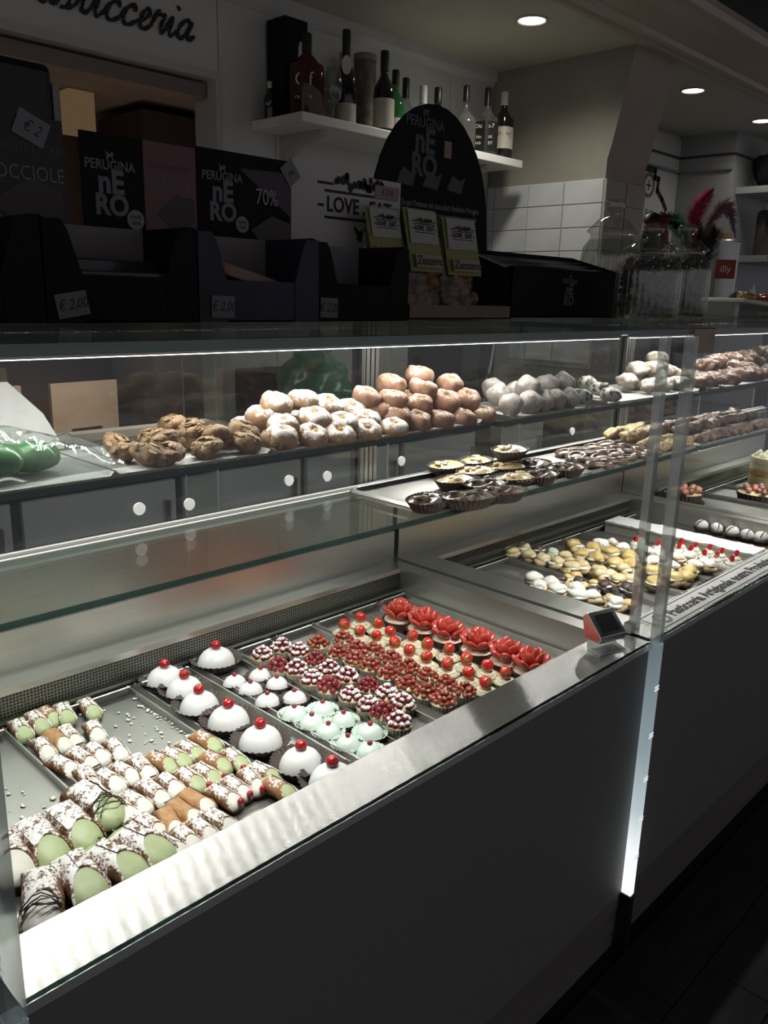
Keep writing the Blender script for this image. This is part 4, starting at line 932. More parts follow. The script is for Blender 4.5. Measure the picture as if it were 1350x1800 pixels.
o = pile(al, [(x, max(y, .455), max(z, 1.2535)) for x, y, z in D['almond']]+fill((.70, .76, .82), .52, 1.254)+fill((.72, .79), .58, 1.254), 15, .4); layers(o, 1.240, 'brown almond bun with flakes', 'bun', 'almond buns', .022)
sr = [ring_bun('sugar_ring', DOUGH, CUSF, s) for s in (84, 85, 86)]
o = pile(sr, D['sugar_ring']+fill((.93, .99, 1.05, 1.11), .54, 1.252)+fill((.93, 1.0, 1.07, 1.14), .60, 1.252), 16, .3, lean=.42); layers(o, 1.240, 'white sugared custard ring', 'bun', 'sugared rings', .022)
pr = [ring_bun('pink_ring', PINKD, mat('apricot_filling', (.50, .36, .16), .5), s, h=1.25) for s in (87, 88)]
o = pile(pr, D['pink_ring']+fill((1.23, 1.29, 1.35, 1.41), .53, 1.254)+fill((1.26, 1.33, 1.40), .53, 1.282)+fill((1.25, 1.31, 1.37, 1.43), .60, 1.254), 17, .3, lean=.38); layers(o, 1.242, 'rosy brown ring bun', 'bun', 'rosy ring buns', .024)
sbp = [lump('sugar_ball', SBALL, s, .030, .86, None, .22, 48) for s in (91, 92)]
o = pile(sbp, [(x, y, max(z, 1.2610)) for x, y, z in D['sugar_ball']]+fill((1.70, 1.77, 1.84), .53, 1.2615), 18, .3); layers(o, 1.245, 'white sugar coated round pastry', 'bun', 'sugar coated balls', .026)
cb = [lump('chocolate_dipped_ball', mat('dipped_dough', (.42, .42, .36), .5, c2=(.04, .025, .018), scale=38, lo=.48, hi=.54), s, .026, .8) for s in (93, 94)]
o = pile(cb, D['choc_ball'], 19, .2); number(o, fromleft, 'chocolate dipped pale ball, {} from the left', 'bun', 'chocolate dipped balls')
rg = [lump('rough_biscuit', powder('rough_sugar', (.36, .30, .23), (.46, .39, .30), .36, (.66, .64, .60), 130), s, .034, .62) for s in (95, 96)]
o = pile(rg, [(x, y, max(z, 1.258)) for x, y, z in D['rough']]+fill((2.40, 2.47, 2.54), .56, 1.258)+fill((2.46, 2.53), .57, 1.288), 20, .4); layers(o, 1.245, 'rough pale nut biscuit', 'biscuit', 'pale nut biscuits', .027)
lf = [lump('twisted_pastry', powder('twist_crust', (.13, .075, .05), (.20, .12, .08), .12, (.52, .48, .45), 120), s, .046, .5) for s in (97, 98)]
o = pile(lf, [(x, y, max(z, 1.2605)) for x, y, z in D['loaf']]+fill((2.75, 2.85, 2.95, 3.05, 3.15, 3.25, 3.35), .56, 1.2605)+fill((2.95, 3.08, 3.2, 3.32), .57, 1.29), 21, .25); layers(o, 1.245, 'dark twisted pastry', 'pastry', 'dark twisted pastries', .027)

# ---- lower shelf
def tartlet(name, fillm, seed, lx=1.5):
    t = thing(name, 'tartlet', 'tart')
    cup(MB(), .0215, .031, .018, 30, .045, ov=lx).build('paper_cup', CUPBR, t, 40)
    mb = MB(); vs = []; fs = []; n, k = 28, 6
    for j in range(k+1):
        q = 1-j/k
        for i in range(n):
            a = 2*PI*i/n; z = .0145+.006*(1-q*q)+.0035*math.sin(3*a+q*9+seed)*q*(1-q)*2.6
            vs.append((.0295*q*lx*math.cos(a), .0295*q*math.sin(a), z))
    for j in range(k):
        for i in range(n): fs.append((j*n+i, j*n+(i+1) % n, (j+1)*n+(i+1) % n, (j+1)*n+i))
    mb.add(vs, fs).build('filling', fillm, t, 179)
    g = MB(); rs = random.Random(seed)
    for i in range(4):
        M_ = Matrix.Translation((rs.uniform(-.022, .022), rs.uniform(-.012, .012), .021)) @ Matrix.Rotation(rs.uniform(0, 3), 4, 'Z')
        g.ball((0, 0, 0), (.010, .005, .0028), 10, 6, M=M_, nz=.2, ns=100, seed=i)
    g.build('topping', fillm, t, 179)
    return t
CHOCF = mat('chocolate_glaze', (.05, .03, .02), .3, coat=.35, c2=(.16, .11, .08), scale=60, lo=.52, hi=.62)
CARAM = mat('caramel_cream', (.62, .46, .24), .2, coat=.6, c2=(.70, .58, .38), scale=60)
LZ2 = 1.0490
o = lay([tartlet('chocolate_tartlet', CHOCF, s) for s in (1, 2)], D['tartlet_choc'], .35, LZ2, (1.42, 1.52), seed=22)
number([q for q in o if q.location.x < 1.6], fromleft, 'oval chocolate tartlet at tray front, {} from the left', 'tart', 'chocolate tartlets at the left')
number([q for q in o if q.location.x >= 1.6], fromleft, 'oval chocolate tartlet at tray right side, {} from the left', 'tart', 'chocolate tartlets at the right')
o = lay([tartlet('cream_tartlet', CARAM, s) for s in (3, 4)], [p[:2] for p in D['tartlet_cream'][:6]], .35, LZ2, (1.42, 1.52), seed=23)
number(o, fromleft, 'oval cream topped tartlet, {} from the left', 'tart', 'cream tartlets')
q = D['tartlet_cream'][6]; tp = copy_tree(o[0]); tp.location = (q[0], q[1]-.01, LZ2+.036); tag(tp, 'cream tartlet stacked on top of the others', 'tart', 'cream tartlets')
def oval_cookie(seed):
    t = thing('oval_cookie', 'cookie', 'biscuit')
    p = [(.030*math.cos(a)*1.25, .021*math.sin(a), .008) for a in [2*PI*i/24 for i in range(24)]]
    MB().tube(p, .0085, 8, closed=True).build('chocolate_rim', mat('cookie_rim', (.07, .042, .03), .25, coat=.5, c2=(.16, .11, .08), scale=50), t, 179)
    MB().ball((0, 0, .007), (.030, .016, .006), 14, 8).build('cream_centre', mat('cookie_cream', (.42, .34, .24), .4), t, 179)
    return t
oc = oval_cookie(1); rs = random.Random(4); cells = []
for r_, y in enumerate((.475, .53, .585, .64)):
    for k in range(5-(r_ > 2)): cells.append((2.045+.028*r_+k*.078, y, LZ2+.001))
o = pile([oc], cells, 24, .12, .5, (.95, 1.05))
for i, rw in enumerate([[q for q in o if abs(q.location.y-y) < .02] for y in (.475, .53, .585, .64)]):
    number(rw, fromleft, 'dark oval cookie, {} from left in the '+ordn(i+1)+' row from the front', 'biscuit', 'dark oval cookies')
crn = {0: [lump('golden_crunch', mat('golden_crunch', (.42, .33, .15), .45, c2=(.20, .13, .06), scale=120, bump=(150, .9, .004)), s, .032, .55) for s in (101, 102)],
       1: [lump('chocolate_crunch', mat('choc_crunch', (.085, .05, .034), .45, c2=(.19, .13, .09), scale=130, bump=(150, .9, .004)), s, .033, .55) for s in (103, 104)]}
rs = random.Random(31); G_ = []; C_ = []
for r_, y in enumerate((.48, .54, .60, .66)):
    for k in range(4): G_.append((2.42+.01*r_+k*.055, y+rs.uniform(-.006, .006), LZ2+.016+(.018 if r_ > 1 else 0)))
for r_, y in enumerate((.48, .54, .60, .66)):
    for k in range(11): C_.append((2.68+.012*r_+k*.060, y+rs.uniform(-.008, .008), LZ2+.017+(.02 if r_ in (1, 2) else 0)))
o = pile(crn[0], G_, 25, .3)
for i, y in enumerate((.48, .54, .60, .66)): number([q for q in o if abs(q.location.y-y) < .025], fromleft, 'golden crunch cluster, {} from left in the '+ordn(i+1)+' row from the front', 'biscuit', 'golden crunch clusters')
o = pile(crn[1], C_, 26, .3)
for i, y in enumerate((.48, .54, .60, .66)): number([q for q in o if abs(q.location.y-y) < .025], fromleft, 'chocolate crunch cluster, {} from left in the '+ordn(i+1)+' row from the front', 'biscuit', 'chocolate crunch clusters')

# ---- second well
PUFF = mat('puff_dough', (.62, .44, .22), .5, c2=(.68, .52, .30), scale=60, bump=(140, .4, .002))
YEL = mat('yellow_icing', (.66, .50, .20), .35, c2=(.58, .41, .15), scale=50)
IVORY = mat('ivory_icing', (.70, .58, .34), .4, c2=(.62, .48, .26), scale=50)
def puff(name, top, m, seed, r=.020, h=.82):
    t = thing(name, 'puff', 'cream puff')
    MB().ball((0, 0, r*.62), (r*1.06, r*.96, r*.64), 20, 12, nz=.30, ns=48, seed=seed).build('lower_shell', m, t, 179)
    MB().ball((r*.05, 0, r*.98), (r*.98, r*.90, r*.30), 18, 8, nz=.35, ns=70, seed=seed+3).build('cream', RIC, t, 179)
    MB().ball((r*.08, r*.04, r*1.12), (r*.90, r*.84, r*.58), 20, 12, nz=.34, ns=52, seed=seed+5).build('icing_cap', top, t, 179)
    return t
CHOC = mat('chocolate_icing', (.055, .035, .03), .4, c2=(.09, .06, .05), scale=80, bump=(200, .6, .002))
SUGP = powder('puff_sugar', (.60, .46, .28), (.68, .54, .34), .5)
sets = [('puff_a', 'cream_puff', IVORY, PUFF, 'ivory cream puff in the pale column', 'pale cream puffs', .019), ('puff_choc', 'chocolate_puff', CHOC, CHOC, 'small chocolate coated puff', 'chocolate puffs', .0165),
        ('puff_y', 'yellow_puff', YEL, PUFF, 'yellow iced puff with stripes', 'yellow puffs', .0215), ('puff_s', 'sugared_puff', SUGP, PUFF, 'sugar dusted puff', 'sugared puffs', .0205),
        ('puff_w', 'white_puff', RIC, PUFF, 'white iced oval puff near the left rim', 'white iced puffs', .0205), ('puff_small', 'tiny_pastry', YEL, PUFF, 'tiny golden pastry among the chocolate ones', 'tiny golden pastries', .014)]
for key, nm, top, m, lb, gp, r_ in sets:
    o = lay([puff(nm, top, m, s+len(nm), r_*1.18) for s in (1, 2, 3)], D[key], 3.1, PZ, (.92, 1.1), seed=len(key))
    number(o, fromback, lb+', {} from the back', 'cream puff', gp)
o = lay([puff('mint_puff', mat('mint_icing', (.55, .62, .48), .4), PUFF, 9, .019)], D['puff_mint'], 1, PZ, seed=2); tag(o[0], 'single pale mint iced puff among the cream ones', 'cream puff')
def straw_cream(seed):
    t = thing('strawberry_cream', 'cream', 'cream cake')
    MB().lathe([(.020, 0), (.022, .010), (.019, .016), (.016, .016), (.0145, .023), (.010, .024), (.008, .030), (0, .036)], 24, rip=lambda th, k: 1+.09*math.cos(8*th+k*.9), cap=False).build('cream_swirl', mat('cream_white', (.80, .78, .68), .45), t, 60)
    MB().prism([(-.008, 0), (.008, 0), (.004, .012), (0, .017), (-.004, .012)], -.005, .005, 'y').build('strawberry_wedge', mat('strawberry_red', (.46, .015, .015), .2, coat=.6), t, 60, (0, 0, .029), (.25, 0, .4))
    return t
o = lay([straw_cream(1)], D['straw_cream'], .5, PZ, seed=27)
for c_, w_ in ((lambda x: x < 2.29, 'left'), (lambda x: x >= 2.29, 'right')):
    number([q for q in o if c_(q.location.x)], fromback, 'cream swirl with strawberry wedge, {} from back in '+w_+' column', 'cream cake', 'strawberry creams')
sl = thing('slab_cake', 'long white slab cake with textured coconut top behind strawberries', 'cake', (2.395, .37, PZ), 0)
def slab(sx, sy, z0, z1, name, m, nz):
    mb = MB(); vs = []; fs = []; nx, ny = 14, 60
    for j in range(ny+1):
        for i in range(nx+1):
            x, y = -sx+2*sx*i/nx, -sy+2*sy*j/ny; vs.append((x, y, z1+nz*mn.noise(Vector((x, y, 1))*140)))
    for j in range(ny):
        for i in range(nx): a = j*(nx+1)+i; fs.append((a, a+1, a+nx+2, a+nx+1))
    mb.add(vs, fs); mb.box(-sx, sx, -sy, sy, z0, z1-.001); return mb.build(name, m, sl, 30)
slab(.045, .235, 0, .030, 'sponge', mat('sponge_ivory', (.74, .70, .58), .6, c2=(.68, .63, .5), scale=120), .0)
slab(.047, .237, .030, .036, 'icing', mat('icing_white', (.84, .84, .82), .5), .004)
tag(bev(MB().box(-.05, .05, -.11, .11, 0, .014).build('brown_slab', mat('brown_glaze', (.06, .03, .018), .25, coat=.5, c2=(.22, .12, .05), scale=14, lo=.6, hi=.7), None, None, (2.521, .22, PZ)), .002), 'flat brown glazed slab cake at right rim of second well', 'cake')
def truffle(seed):
    t = thing('striped_dome', 'truffle', 'cake')
    cup(MB(), .019, .026, .010, 24, .05).build('paper_cup', CUPBR, t, 40)
    MB().ball((0, 0, .019), (.0225, .0205, .019), 20, 12, nz=.12, ns=60, seed=seed).build('icing', mat('grey_icing', (.70, .69, .66), .5), t, 179)
    for k in (-.4, .5):
        p = [(math.sin(a)*.0228*math.cos(k)+.006*k, math.sin(k)*.020+math.sin(a)*.004, .019+math.cos(a)*.0200*math.cos(k)) for a in [-1.3+2.6*i/12 for i in range(13)]]
        MB().tube(p, .0012, 6).build('chocolate_line', CHIPS, t, 60)
    return t
o = lay([truffle(1), truffle(2)], [(2.555, p[1]) for p in D['truffle']], 1.0, PZ+.0145, seed=28, sc=(.95, 1.05)); number(o, fromback, 'greyish white dome with dark lines, {} from the back', 'cake', 'striped white domes')

# ---- farthest case
def fruit_tart(name, label, x, y, R, crust, cols, n, z=PZ, seed=1):
    t = thing(name, label, 'cake', (x, y, z)); rs = random.Random(seed)
    cup(MB(), R*.9, R, .03, 30, .025).build('crust', crust, t, 40)
    MB().lathe([(R*.95, .026), (R*.6, .034), (0, .036)], 32, cap=False).build('custard', CUSTARD, t, 60)
    for i in range(n):
        a = i*2.4; q = R*.85*math.sqrt((i+.5)/n); s = rs.uniform(.013, .019)
        MB().ball((q*math.cos(a), q*math.sin(a), .042), (s, s*.8, s*.75), 12, 8, nz=.15, ns=60, seed=i).build('fruit_piece', cols[i % len(cols)], t, 179)
RASP = mat('pale_strawberry', (.62, .20, .14), .3, coat=.5, c2=(.70, .42, .30), scale=50); GRAPE = mat('grape_pink', (.32, .12, .11), .25, coat=.5)
fruit_tart('fruit_tart', 'fruit tart with strawberries on dark plate behind the posts', 2.80, .56, .068, CUPBR, [RASP, mat('peach', (.70, .48, .26), .35, coat=.4), RASP, GRAPE], 14, .8205, 3)
rb = thing('cake_riser', 'black cake board on a riser under the fruit tart', 'cake board', (2.80, .56, PZ))
MB().lathe([(.05, 0), (.03, .006), (.03, .034), (.07, .037)], 28).build('foot', BLACK, rb, 40)
MB().lathe([(.078, .037), (.078, .0415)], 32).build('plate', BLACK, rb, 40)
fruit_tart('grape_tart', 'dark plate of pink grapes at the right picture edge', 3.22, .44, .085, CUPBR, [GRAPE, RASP], 14, PZ, 4)
ly = thing('layer_cake', 'tall yellow layer cake with white top at right edge', 'cake', (3.49, .50, PZ))
for i, (za, zb, R, m) in enumerate(((0, .05, .085, CUSTARD), (.05, .075, .085, mat('cake_crumb', (.5, .33, .13), .7, c2=(.6, .42, .2), scale=60)), (.075, .10, .084, CUSTARD), (.10, .125, .085, IVORY))):
    MB().lathe([(R, za), (R*1.01, (za+zb)/2), (R, zb)], 36, rip=lambda th, k: 1+.012*math.cos(17*th)).build('cake_layer', m, ly, 40)
for i in range(9):
    a = i*.7; MB().lathe([(.016, 0), (.014, .012), (0, .024)], 14, cap=False).build('cream_rosette', WHIP, ly, 60, (.06*math.cos(a), .06*math.sin(a), .125))

# ================================================================ goods on top of the counter
GZ = 1.4565
ROSE = mat('card_rose', (.17, .075, .085), .5, c2=(.14, .06, .07), scale=6); BRN = mat('card_dark_brown', (.030, .024, .025), .5)
GREYIN = mat('card_inside', (.27, .23, .24), .7, c2=(.23, .20, .21), scale=10)
INKW = mat('ink_pale', (.34, .34, .34), .6)
def lion(parent, x, y, z, s, m):
    q = [(-.5, 0), (-.4, .5), (-.55, .9), (-.25, .75), (0, .62), (.3, .9), (.5, .6), (.35, .45), (.42, 0), (.3, 0), (.22, .3), (-.1, .3), (-.3, 0)]
    MB().prism([(x+a*s, z+b*s) for a, b in q], y-.0006, y, 'y').build('emblem', m, parent)
def nero(parent, x, y, z, s, m=INKLT, small=True):
    """logo block centred on x with the top of the small word at z; s = width of the word"""
    lion(parent, x, y, z+s*.10, s*.16, m)
    text('PERUGINA', s*.24, m, parent, (x, y, z), ext=.0003, off=s*.004, sx=.88)
    text('nE', s*.55, m, parent, (x, y, z-s*.30), ext=.0003, off=s*.02, sx=.95)
    text('RO', s*.50, m, parent, (x, y, z-s*.70), ext=.0003, off=s*.02, sx=.95)
def badge(parent, x, y, z, r):
    MB().lathe([(0, .0008), (r, .0008), (r, 0)], 24, M=Matrix.Translation((x, y, z)) @ Matrix.Rotation(PI/2, 4, 'X'), cap=False).build('badge', mat('badge_grey', (.26, .26, .27), .5), parent)
    text('FAVE', r*.6, INKDK, parent, (x, y-.0012, z+r*.25), ext=.0001); text('100%', r*.5, INKDK, parent, (x, y-.0012, z-r*.35), ext=.0001)
def sticker(parent, x, y, z, w_, h, rot, body='€ 2,00'):
    s = MB().box(-w_/2, w_/2, -.0006, 0, -h/2, h/2).build('price_sticker', mat('sticker_paper', (.22, .22, .23), .7), parent, None, (x, y, z), (0, rot, 0))
    text(body, h*.62, INKDK, s, (0, -.0008, 0), shear=.3, ext=.0001, sx=.8)
    return s
def bar_slab(parent, pts, m):   # printed chocolate bar picture: tilted slab
    return MB().prism(pts, -.0006, 0, 'y').build('bar_picture', m, parent)
def carton(label, x0, x1, y0, y1, card=None, fill=None, stk=None, frontm=BLACKCARD, hl=.125, hf=.060, inner=GREYIN):
    """open counter carton: low front, stepped side walls, back panel with header card"""
    t = thing('display_carton', label, 'display box', ((x0+x1)/2, (y0+y1)/2, GZ)); w_, d, e = (x1-x0)/2, (y1-y0)/2, .003
    MB().box(-w_, w_, -d, d, 0, e).build('base', frontm, t)
    MB().box(-w_, w_, -d, -d+e, 0, hf).build('front_wall', frontm, t)
    for s in (-1, 1):
        pr = [(-d, 0), (-d, hl), (-d+.012, hl+.004), (d, hl+.004), (d, 0)]
        MB().prism(pr, s*w_-(e if s > 0 else 0), s*w_+(0 if s > 0 else e), 'x').build('side_wall', frontm, t)
        # front return of the side wall beside the opening
        rp = [(s*w_, 0), (s*w_, hl), (s*(w_-.024), hl), (s*(w_-.032), hl*.9), (s*(w_-.048), hf), (s*(w_-.048), 0)]
        MB().prism(rp, -d-.001, -d+e, 'y').build('front_return', frontm, t)
    MB().box(-w_+e, w_-e, d-e, d, 0, hl+.004).build('back_wall', inner, t)
    return t
yb = .50
# A: far left carton
cA = carton('black chocolate carton at far left with hazelnut header card', .235, .455, .36, .50)
cd = MB().box(-.005, .215, .066, .069, .10, .262).build('header_card', BRN, cA)
text('FONDENTE EXTRA', .0145, INKGR, cd, (.155, .0655, .222), ext=.0002, sx=.9); text('NOCCIOLE', .026, INKLT, cd, (.158, .0655, .19), ext=.0002, sx=.85)
bar_slab(cd, [(.11, .15), (.165, .185), (.21, .17), (.21, .13), (.165, .115)], mat('bar_print', (.055, .045, .045), .5)).location = (0, .066, 0)
cd.location.y = .0065; badge(cd, .105, .0655, .125, .02); sticker(cd, .172, .064, .247, .044, .034, .4, '€ 2')
# B: middle carton with two-tone card
cB = carton('wide black carton with two-tone hazelnut card and tilted price label', .458, .675, .36, .50)
cd = MB().box(.018, .205, .066, .069, .10, .256).build('header_card', BLACKCARD, cB)
MB().box(.115, .205, .0652, .066, .10, .256).build('rose_half', ROSE, cd)
cd.location.y = .0065; nero(cd, .062, .0655, .214, .078); badge(cd, .098, .0648, .143, .014)
text('LATTE NOCCIOLE', .011, INKGR, cd, (.160, .0648, .222), ext=.0002, sx=.8); text('NOCCIOLE', .019, INKLT, cd, (.156, .0648, .196), ext=.0002, sx=.8)
bar_slab(cd, [(.135, .155), (.17, .185), (.2, .18), (.2, .145), (.165, .13)], MATS['bar_print']).location = (0, .0648, 0)
sticker(cB, -.077, -.0725, .023, .042, .030, -.17)
# C: carton with 70% card
cC = carton('black carton with seventy percent card and purple front', .681, .905, .365, .50, frontm=mat('card_navy', (.014, .014, .028), .5, c2=(.03, .024, .06), scale=9))
cd = MB().box(-.012, .178, .0645, .0675, .10, .262).build('header_card', BLACKCARD, cC)
MB().prism([(.07, .238), (.178, .243), (.178, .17)], .0636, .0645, 'y').build('purple_wedge', mat('card_plum', (.075, .035, .06), .5), cd)
cd.location.y = .0165; nero(cd, .036, .064, .222, .078); badge(cd, .073, .0635, .152, .013)
text('FONDENTE EXTRA', .0115, INKGR, cd, (.118, .0634, .236), ext=.0002, sx=.9); text('70%', .036, INKW, cd, (.125, .0634, .198), ext=.0002, sx=.78)
bar_slab(cd, [(.09, .145), (.135, .17), (.175, .16), (.175, .125), (.13, .11)], MATS['bar_print']).location = (0, .0634, 0)
sticker(cC, -.073, -.0702, .022, .040, .031, .03)
sticker(cd, .175, .062, .244, .036, .03, .9, '€')
# D: carton without card
cD = carton('black carton with grey inside, in front of the white sign', .912, 1.133, .38, .51, inner=mat('card_grey', (.26, .25, .27), .7))
sticker(cD, -.082, -.0672, .022, .038, .032, .03)
# bars lying in the cartons
def choc_bar(label, x, y, z, w_, d, h, m, rz, tilt=0, words=()):
    t = thing('chocolate_bar', label, 'chocolate bar', (x, y, z), rz, 'chocolate bars in the cartons'); t.rotation_euler = (0, tilt, rz)
    bev(MB().box(-w_, w_, -d, d, 0, h).build('wrapper', m, t), .002)
    for i, (tx, sz) in enumerate(words): text(tx, sz, INKGR, t, (-.01, -d-.0005, h*(.7-.38*i)), ext=.0001, sx=.9)
WR = mat('wrapper_grey', (.05, .047, .052), .35, coat=.3)
choc_bar('grey chocolate bar lettered for hazelnut lying in wide carton', .562, .405, GZ+.042, .080, .035, .024, WR, 0, 0, (('FONDENTE EXTRA', .009), ('NOCCIOLE', .012)))
choc_bar('second grey chocolate bar behind on top in wide carton', .570, .452, GZ+.062, .080, .03, .020, WR, .08)
choc_bar('plain dark bar under the stack in wide carton', .566, .425, GZ+.004, .080, .05, .036, BLACKCARD, 0)
choc_bar('orange wrapped chocolate bar slanting inside the purple front carton', .775, .42, GZ+.060, .07, .03, .018, mat('wrapper_orange', (.42, .13, .07), .4, c2=(.36, .24, .18), scale=14), .12, .22)
choc_bar('dark bar filling the bottom of the purple front carton', .793, .43, GZ+.004, .085, .045, .03, BLACKCARD, 0)
choc_bar('nearly black chocolate bar lying in the grey inside carton', .985, .44, GZ+.050, .05, .03, .012, BLACKCARD, .2)
choc_bar('black bar at the bottom of the grey inside carton', 1.02, .445, GZ+.004, .085, .045, .042, BLACKCARD, 0)
# dark till or screen at far left
tl = thing('till_screen', 'black till monitor back at far left above the cartons', 'monitor', (.50, .66, GZ))
bev(MB().box(-.30, .118, -.02, .02, .17, .365).build('screen_back', BLACK, tl), .012, 3)
MB().box(-.14, -.06, -.02, .02, .01, .18).build('stand', BLACK, tl); MB().box(-.2, 0, -.09, .09, 0, .012).build('foot', BLACK, tl)
MB().box(.118, .128, -.015, .02, .18, .34).build('side_trim', mat('trim_pale', (.3, .3, .29), .5), tl)

# white sign
LS = thing('shop_card', 'white card sign with fruit drawing and bold slogan behind the bags', 'sign', (1.175, .60, GZ))
MB().box(-.163, .160, -.003, .003, 0, .272).build('card', mat('sign_card', (.66, .63, .61), .7, c2=(.62, .59, .57), scale=5), LS)
def love(parent, x, y, z, s, ink=INKDK):
    """fruit heap, rules and slogan; s = width"""
    mb = MB(); rs = random.Random(3)
    for i in range(24):
        u = rs.uniform(-.3, .3); hh = .17*math.sqrt(max(0, 1-(abs(abs(u)-.15)/.17)**2)); v = rs.uniform(.02, max(.03, hh)); r = s*rs.uniform(.018, .034)
        mb.lathe([(0, .0006), (r, .0006)], 10, M=Matrix.Translation((x+u*s, y, z+s*(.145+v*.62))) @ Matrix.Rotation(PI/2, 4, 'X') @ Matrix.Diagonal((1, 1.25, 1, 1)), cap=False)
    for a, b, zz in ((-.5, -.32, .16), (.3, .5, .17), (-.42, .45, .10), (-.42, .45, -.115), (-.5, -.43, -.02), (.43, .5, -.02)): mb.box(x+a*s, x+b*s, y-.0006, y, z+s*zz, z+s*(zz+.022))
    for u, v, r in ((0, -.24, .035), (-.035, -.2, .02), (.035, -.2, .02), (-.06, -.175, .015), (.06, -.175, .015)):
        mb.lathe([(0, .0006), (r*s, .0006)], 10, M=Matrix.Translation((x+u*s, y, z+s*v)) @ Matrix.Rotation(PI/2, 4, 'X') @ Matrix.Diagonal((1, 1.3, 1, 1)), cap=False)
    mb.build('fruit_drawing', ink, parent)
    text('LOVE . EAT', s*.175, ink, parent, (x, y-.0003, z), ext=.0003, off=s*.004, sx=.92)
love(LS, .042, -.0035, .212, .225)
sticker(LS, .118, -.004, .248, .07, .026, .0, '€ 3,50').data.materials[0] = mat('sticker_pink', (.36, .25, .28), .7)
# cellophane bags
YG = mat('header_yellow', (.36, .36, .13), .5, c2=(.32, .32, .12), scale=6)
def bag(label, x, y, w_, z0, z1, rz=0, lean=.06):
    t = thing('biscuit_bag', label, 'bag', (x, y, z0), rz, 'cellophane bags on the card tray'); h = z1-z0
    vs = []; fs = []; nx, nz = 10, 14
    for sgn in (1, -1):
        o_ = len(vs)
        for j in range(nz+1):
            v = j/nz
            for i in range(nx+1):
                u = -1+2*i/nx; th_ = .030*(1-u*u)**.5*(1-v)**.6*(1 if v < .55 else max(.06, 1-(v-.55)*2.2))
                wr = .0015*mn.noise(Vector((u*4, v*7, x*9+sgn)))
                vs.append((u*w_/2*(1 if v > .3 else .92+.08*v/.3), -sgn*(th_+.0008)+wr+v*lean*h, v*h))
        for j in range(nz):
            for i in range(nx):
                a = o_+j*(nx+1)+i; f = (a, a+1, a+nx+2, a+nx+1); fs.append(f if sgn > 0 else f[::-1])
    MB().add(vs, fs).build('cellophane', glass('cellophane', (.95, .95, .90), .05, .7, .10), t, 179)
    c = MB()
    rs = random.Random(x)
    for i in range(16):
        c.ball((rs.uniform(-.36, .36)*w_, rs.uniform(-.012, .010), h*(.05+.42*i/16)), (rs.uniform(.012, .02), .009, rs.uniform(.010, .016)), 9, 6, nz=.3, ns=70, seed=i)
    c.build('candied_ginger', mat('candied_brown', (.34, .16, .07), .45, coat=.1, c2=(.20, .085, .04), scale=50), t, 179)
    def lab(za, zb, m, nm, q=1.0):
        y0 = lambda z: -.0345*max(.10, (1-(z/h))**.6*(1 if z/h < .55 else max(.06, 1-(z/h-.55)*2.2)))-.002+z/h*lean*h
        return MB().add([(-w_/2*q, y0(za), za), (w_/2*q, y0(za), za), (w_/2*q, y0(zb), zb), (-w_/2*q, y0(zb), zb), (-w_/2*q, y0(za)+.001, za), (w_/2*q, y0(za)+.001, za), (w_/2*q, y0(zb)+.001, zb), (-w_/2*q, y0(zb)+.001, zb)],
            [(0, 1, 2, 3), (4, 7, 6, 5), (0, 4, 5, 1), (1, 5, 6, 2), (2, 6, 7, 3), (3, 7, 4, 0)]).build(nm, m, t), y0
    lab(h*.42, h, YG, 'header', 1.0)
    l2, y0 = lab(h*.68, h*.985, mat('label_pale', (.5, .49, .44), .6), 'paper_label', .86); l2.location.y = -.007
    g = bpy.data.objects.new('label_print', None); g = MB().box(-.001, .001, 0, .0002, 0, .001).build('print_dot', INKDK, t, None, (0, y0(h*.83)-.009, h*.90))
    love(t, 0, y0(h*.80)-.0105, h*.82, w_*.72)
    l3, y0 = lab(h*.46, h*.58, mat('label_tan', (.45, .40, .26), .6), 'name_label', .82); l3.location.y = -.009
    text('Zenzero', w_*.24, INKDK, t, (0, y0(h*.52)-.0125, h*.52), ext=.0002)
    return t
tray_c = tag(MB().prism([(-.17, 0), (-.17, .028), (-.166, .028), (-.166, .003), (.166, .003), (.166, .028), (.17, .028), (.17, 0)], -.055, .055, 'y').box(-.17, .17, -.055, -.052, 0, .028).box(-.17, .17, .052, .055, 0, .028).build('card_tray', BROWNCARD, None, None, (1.392, .515, GZ)), 'low brown card tray under the three biscuit bags', 'tray')
bag('left cellophane bag with yellow header, half hidden behind the carton', 1.222, .535, .095, GZ+.032, GZ+.212)
bag('middle cellophane bag of candied ginger with yellow header', 1.318, .520, .105, GZ+.004, GZ+.216, .05)
bag('right cellophane bag of candied ginger, header leaning right', 1.442, .520, .105, GZ+.004, GZ+.208, -.05)
bag_b = bag('narrow bag edge showing between middle and right bags', 1.39, .553, .06, GZ+.005, GZ+.205)

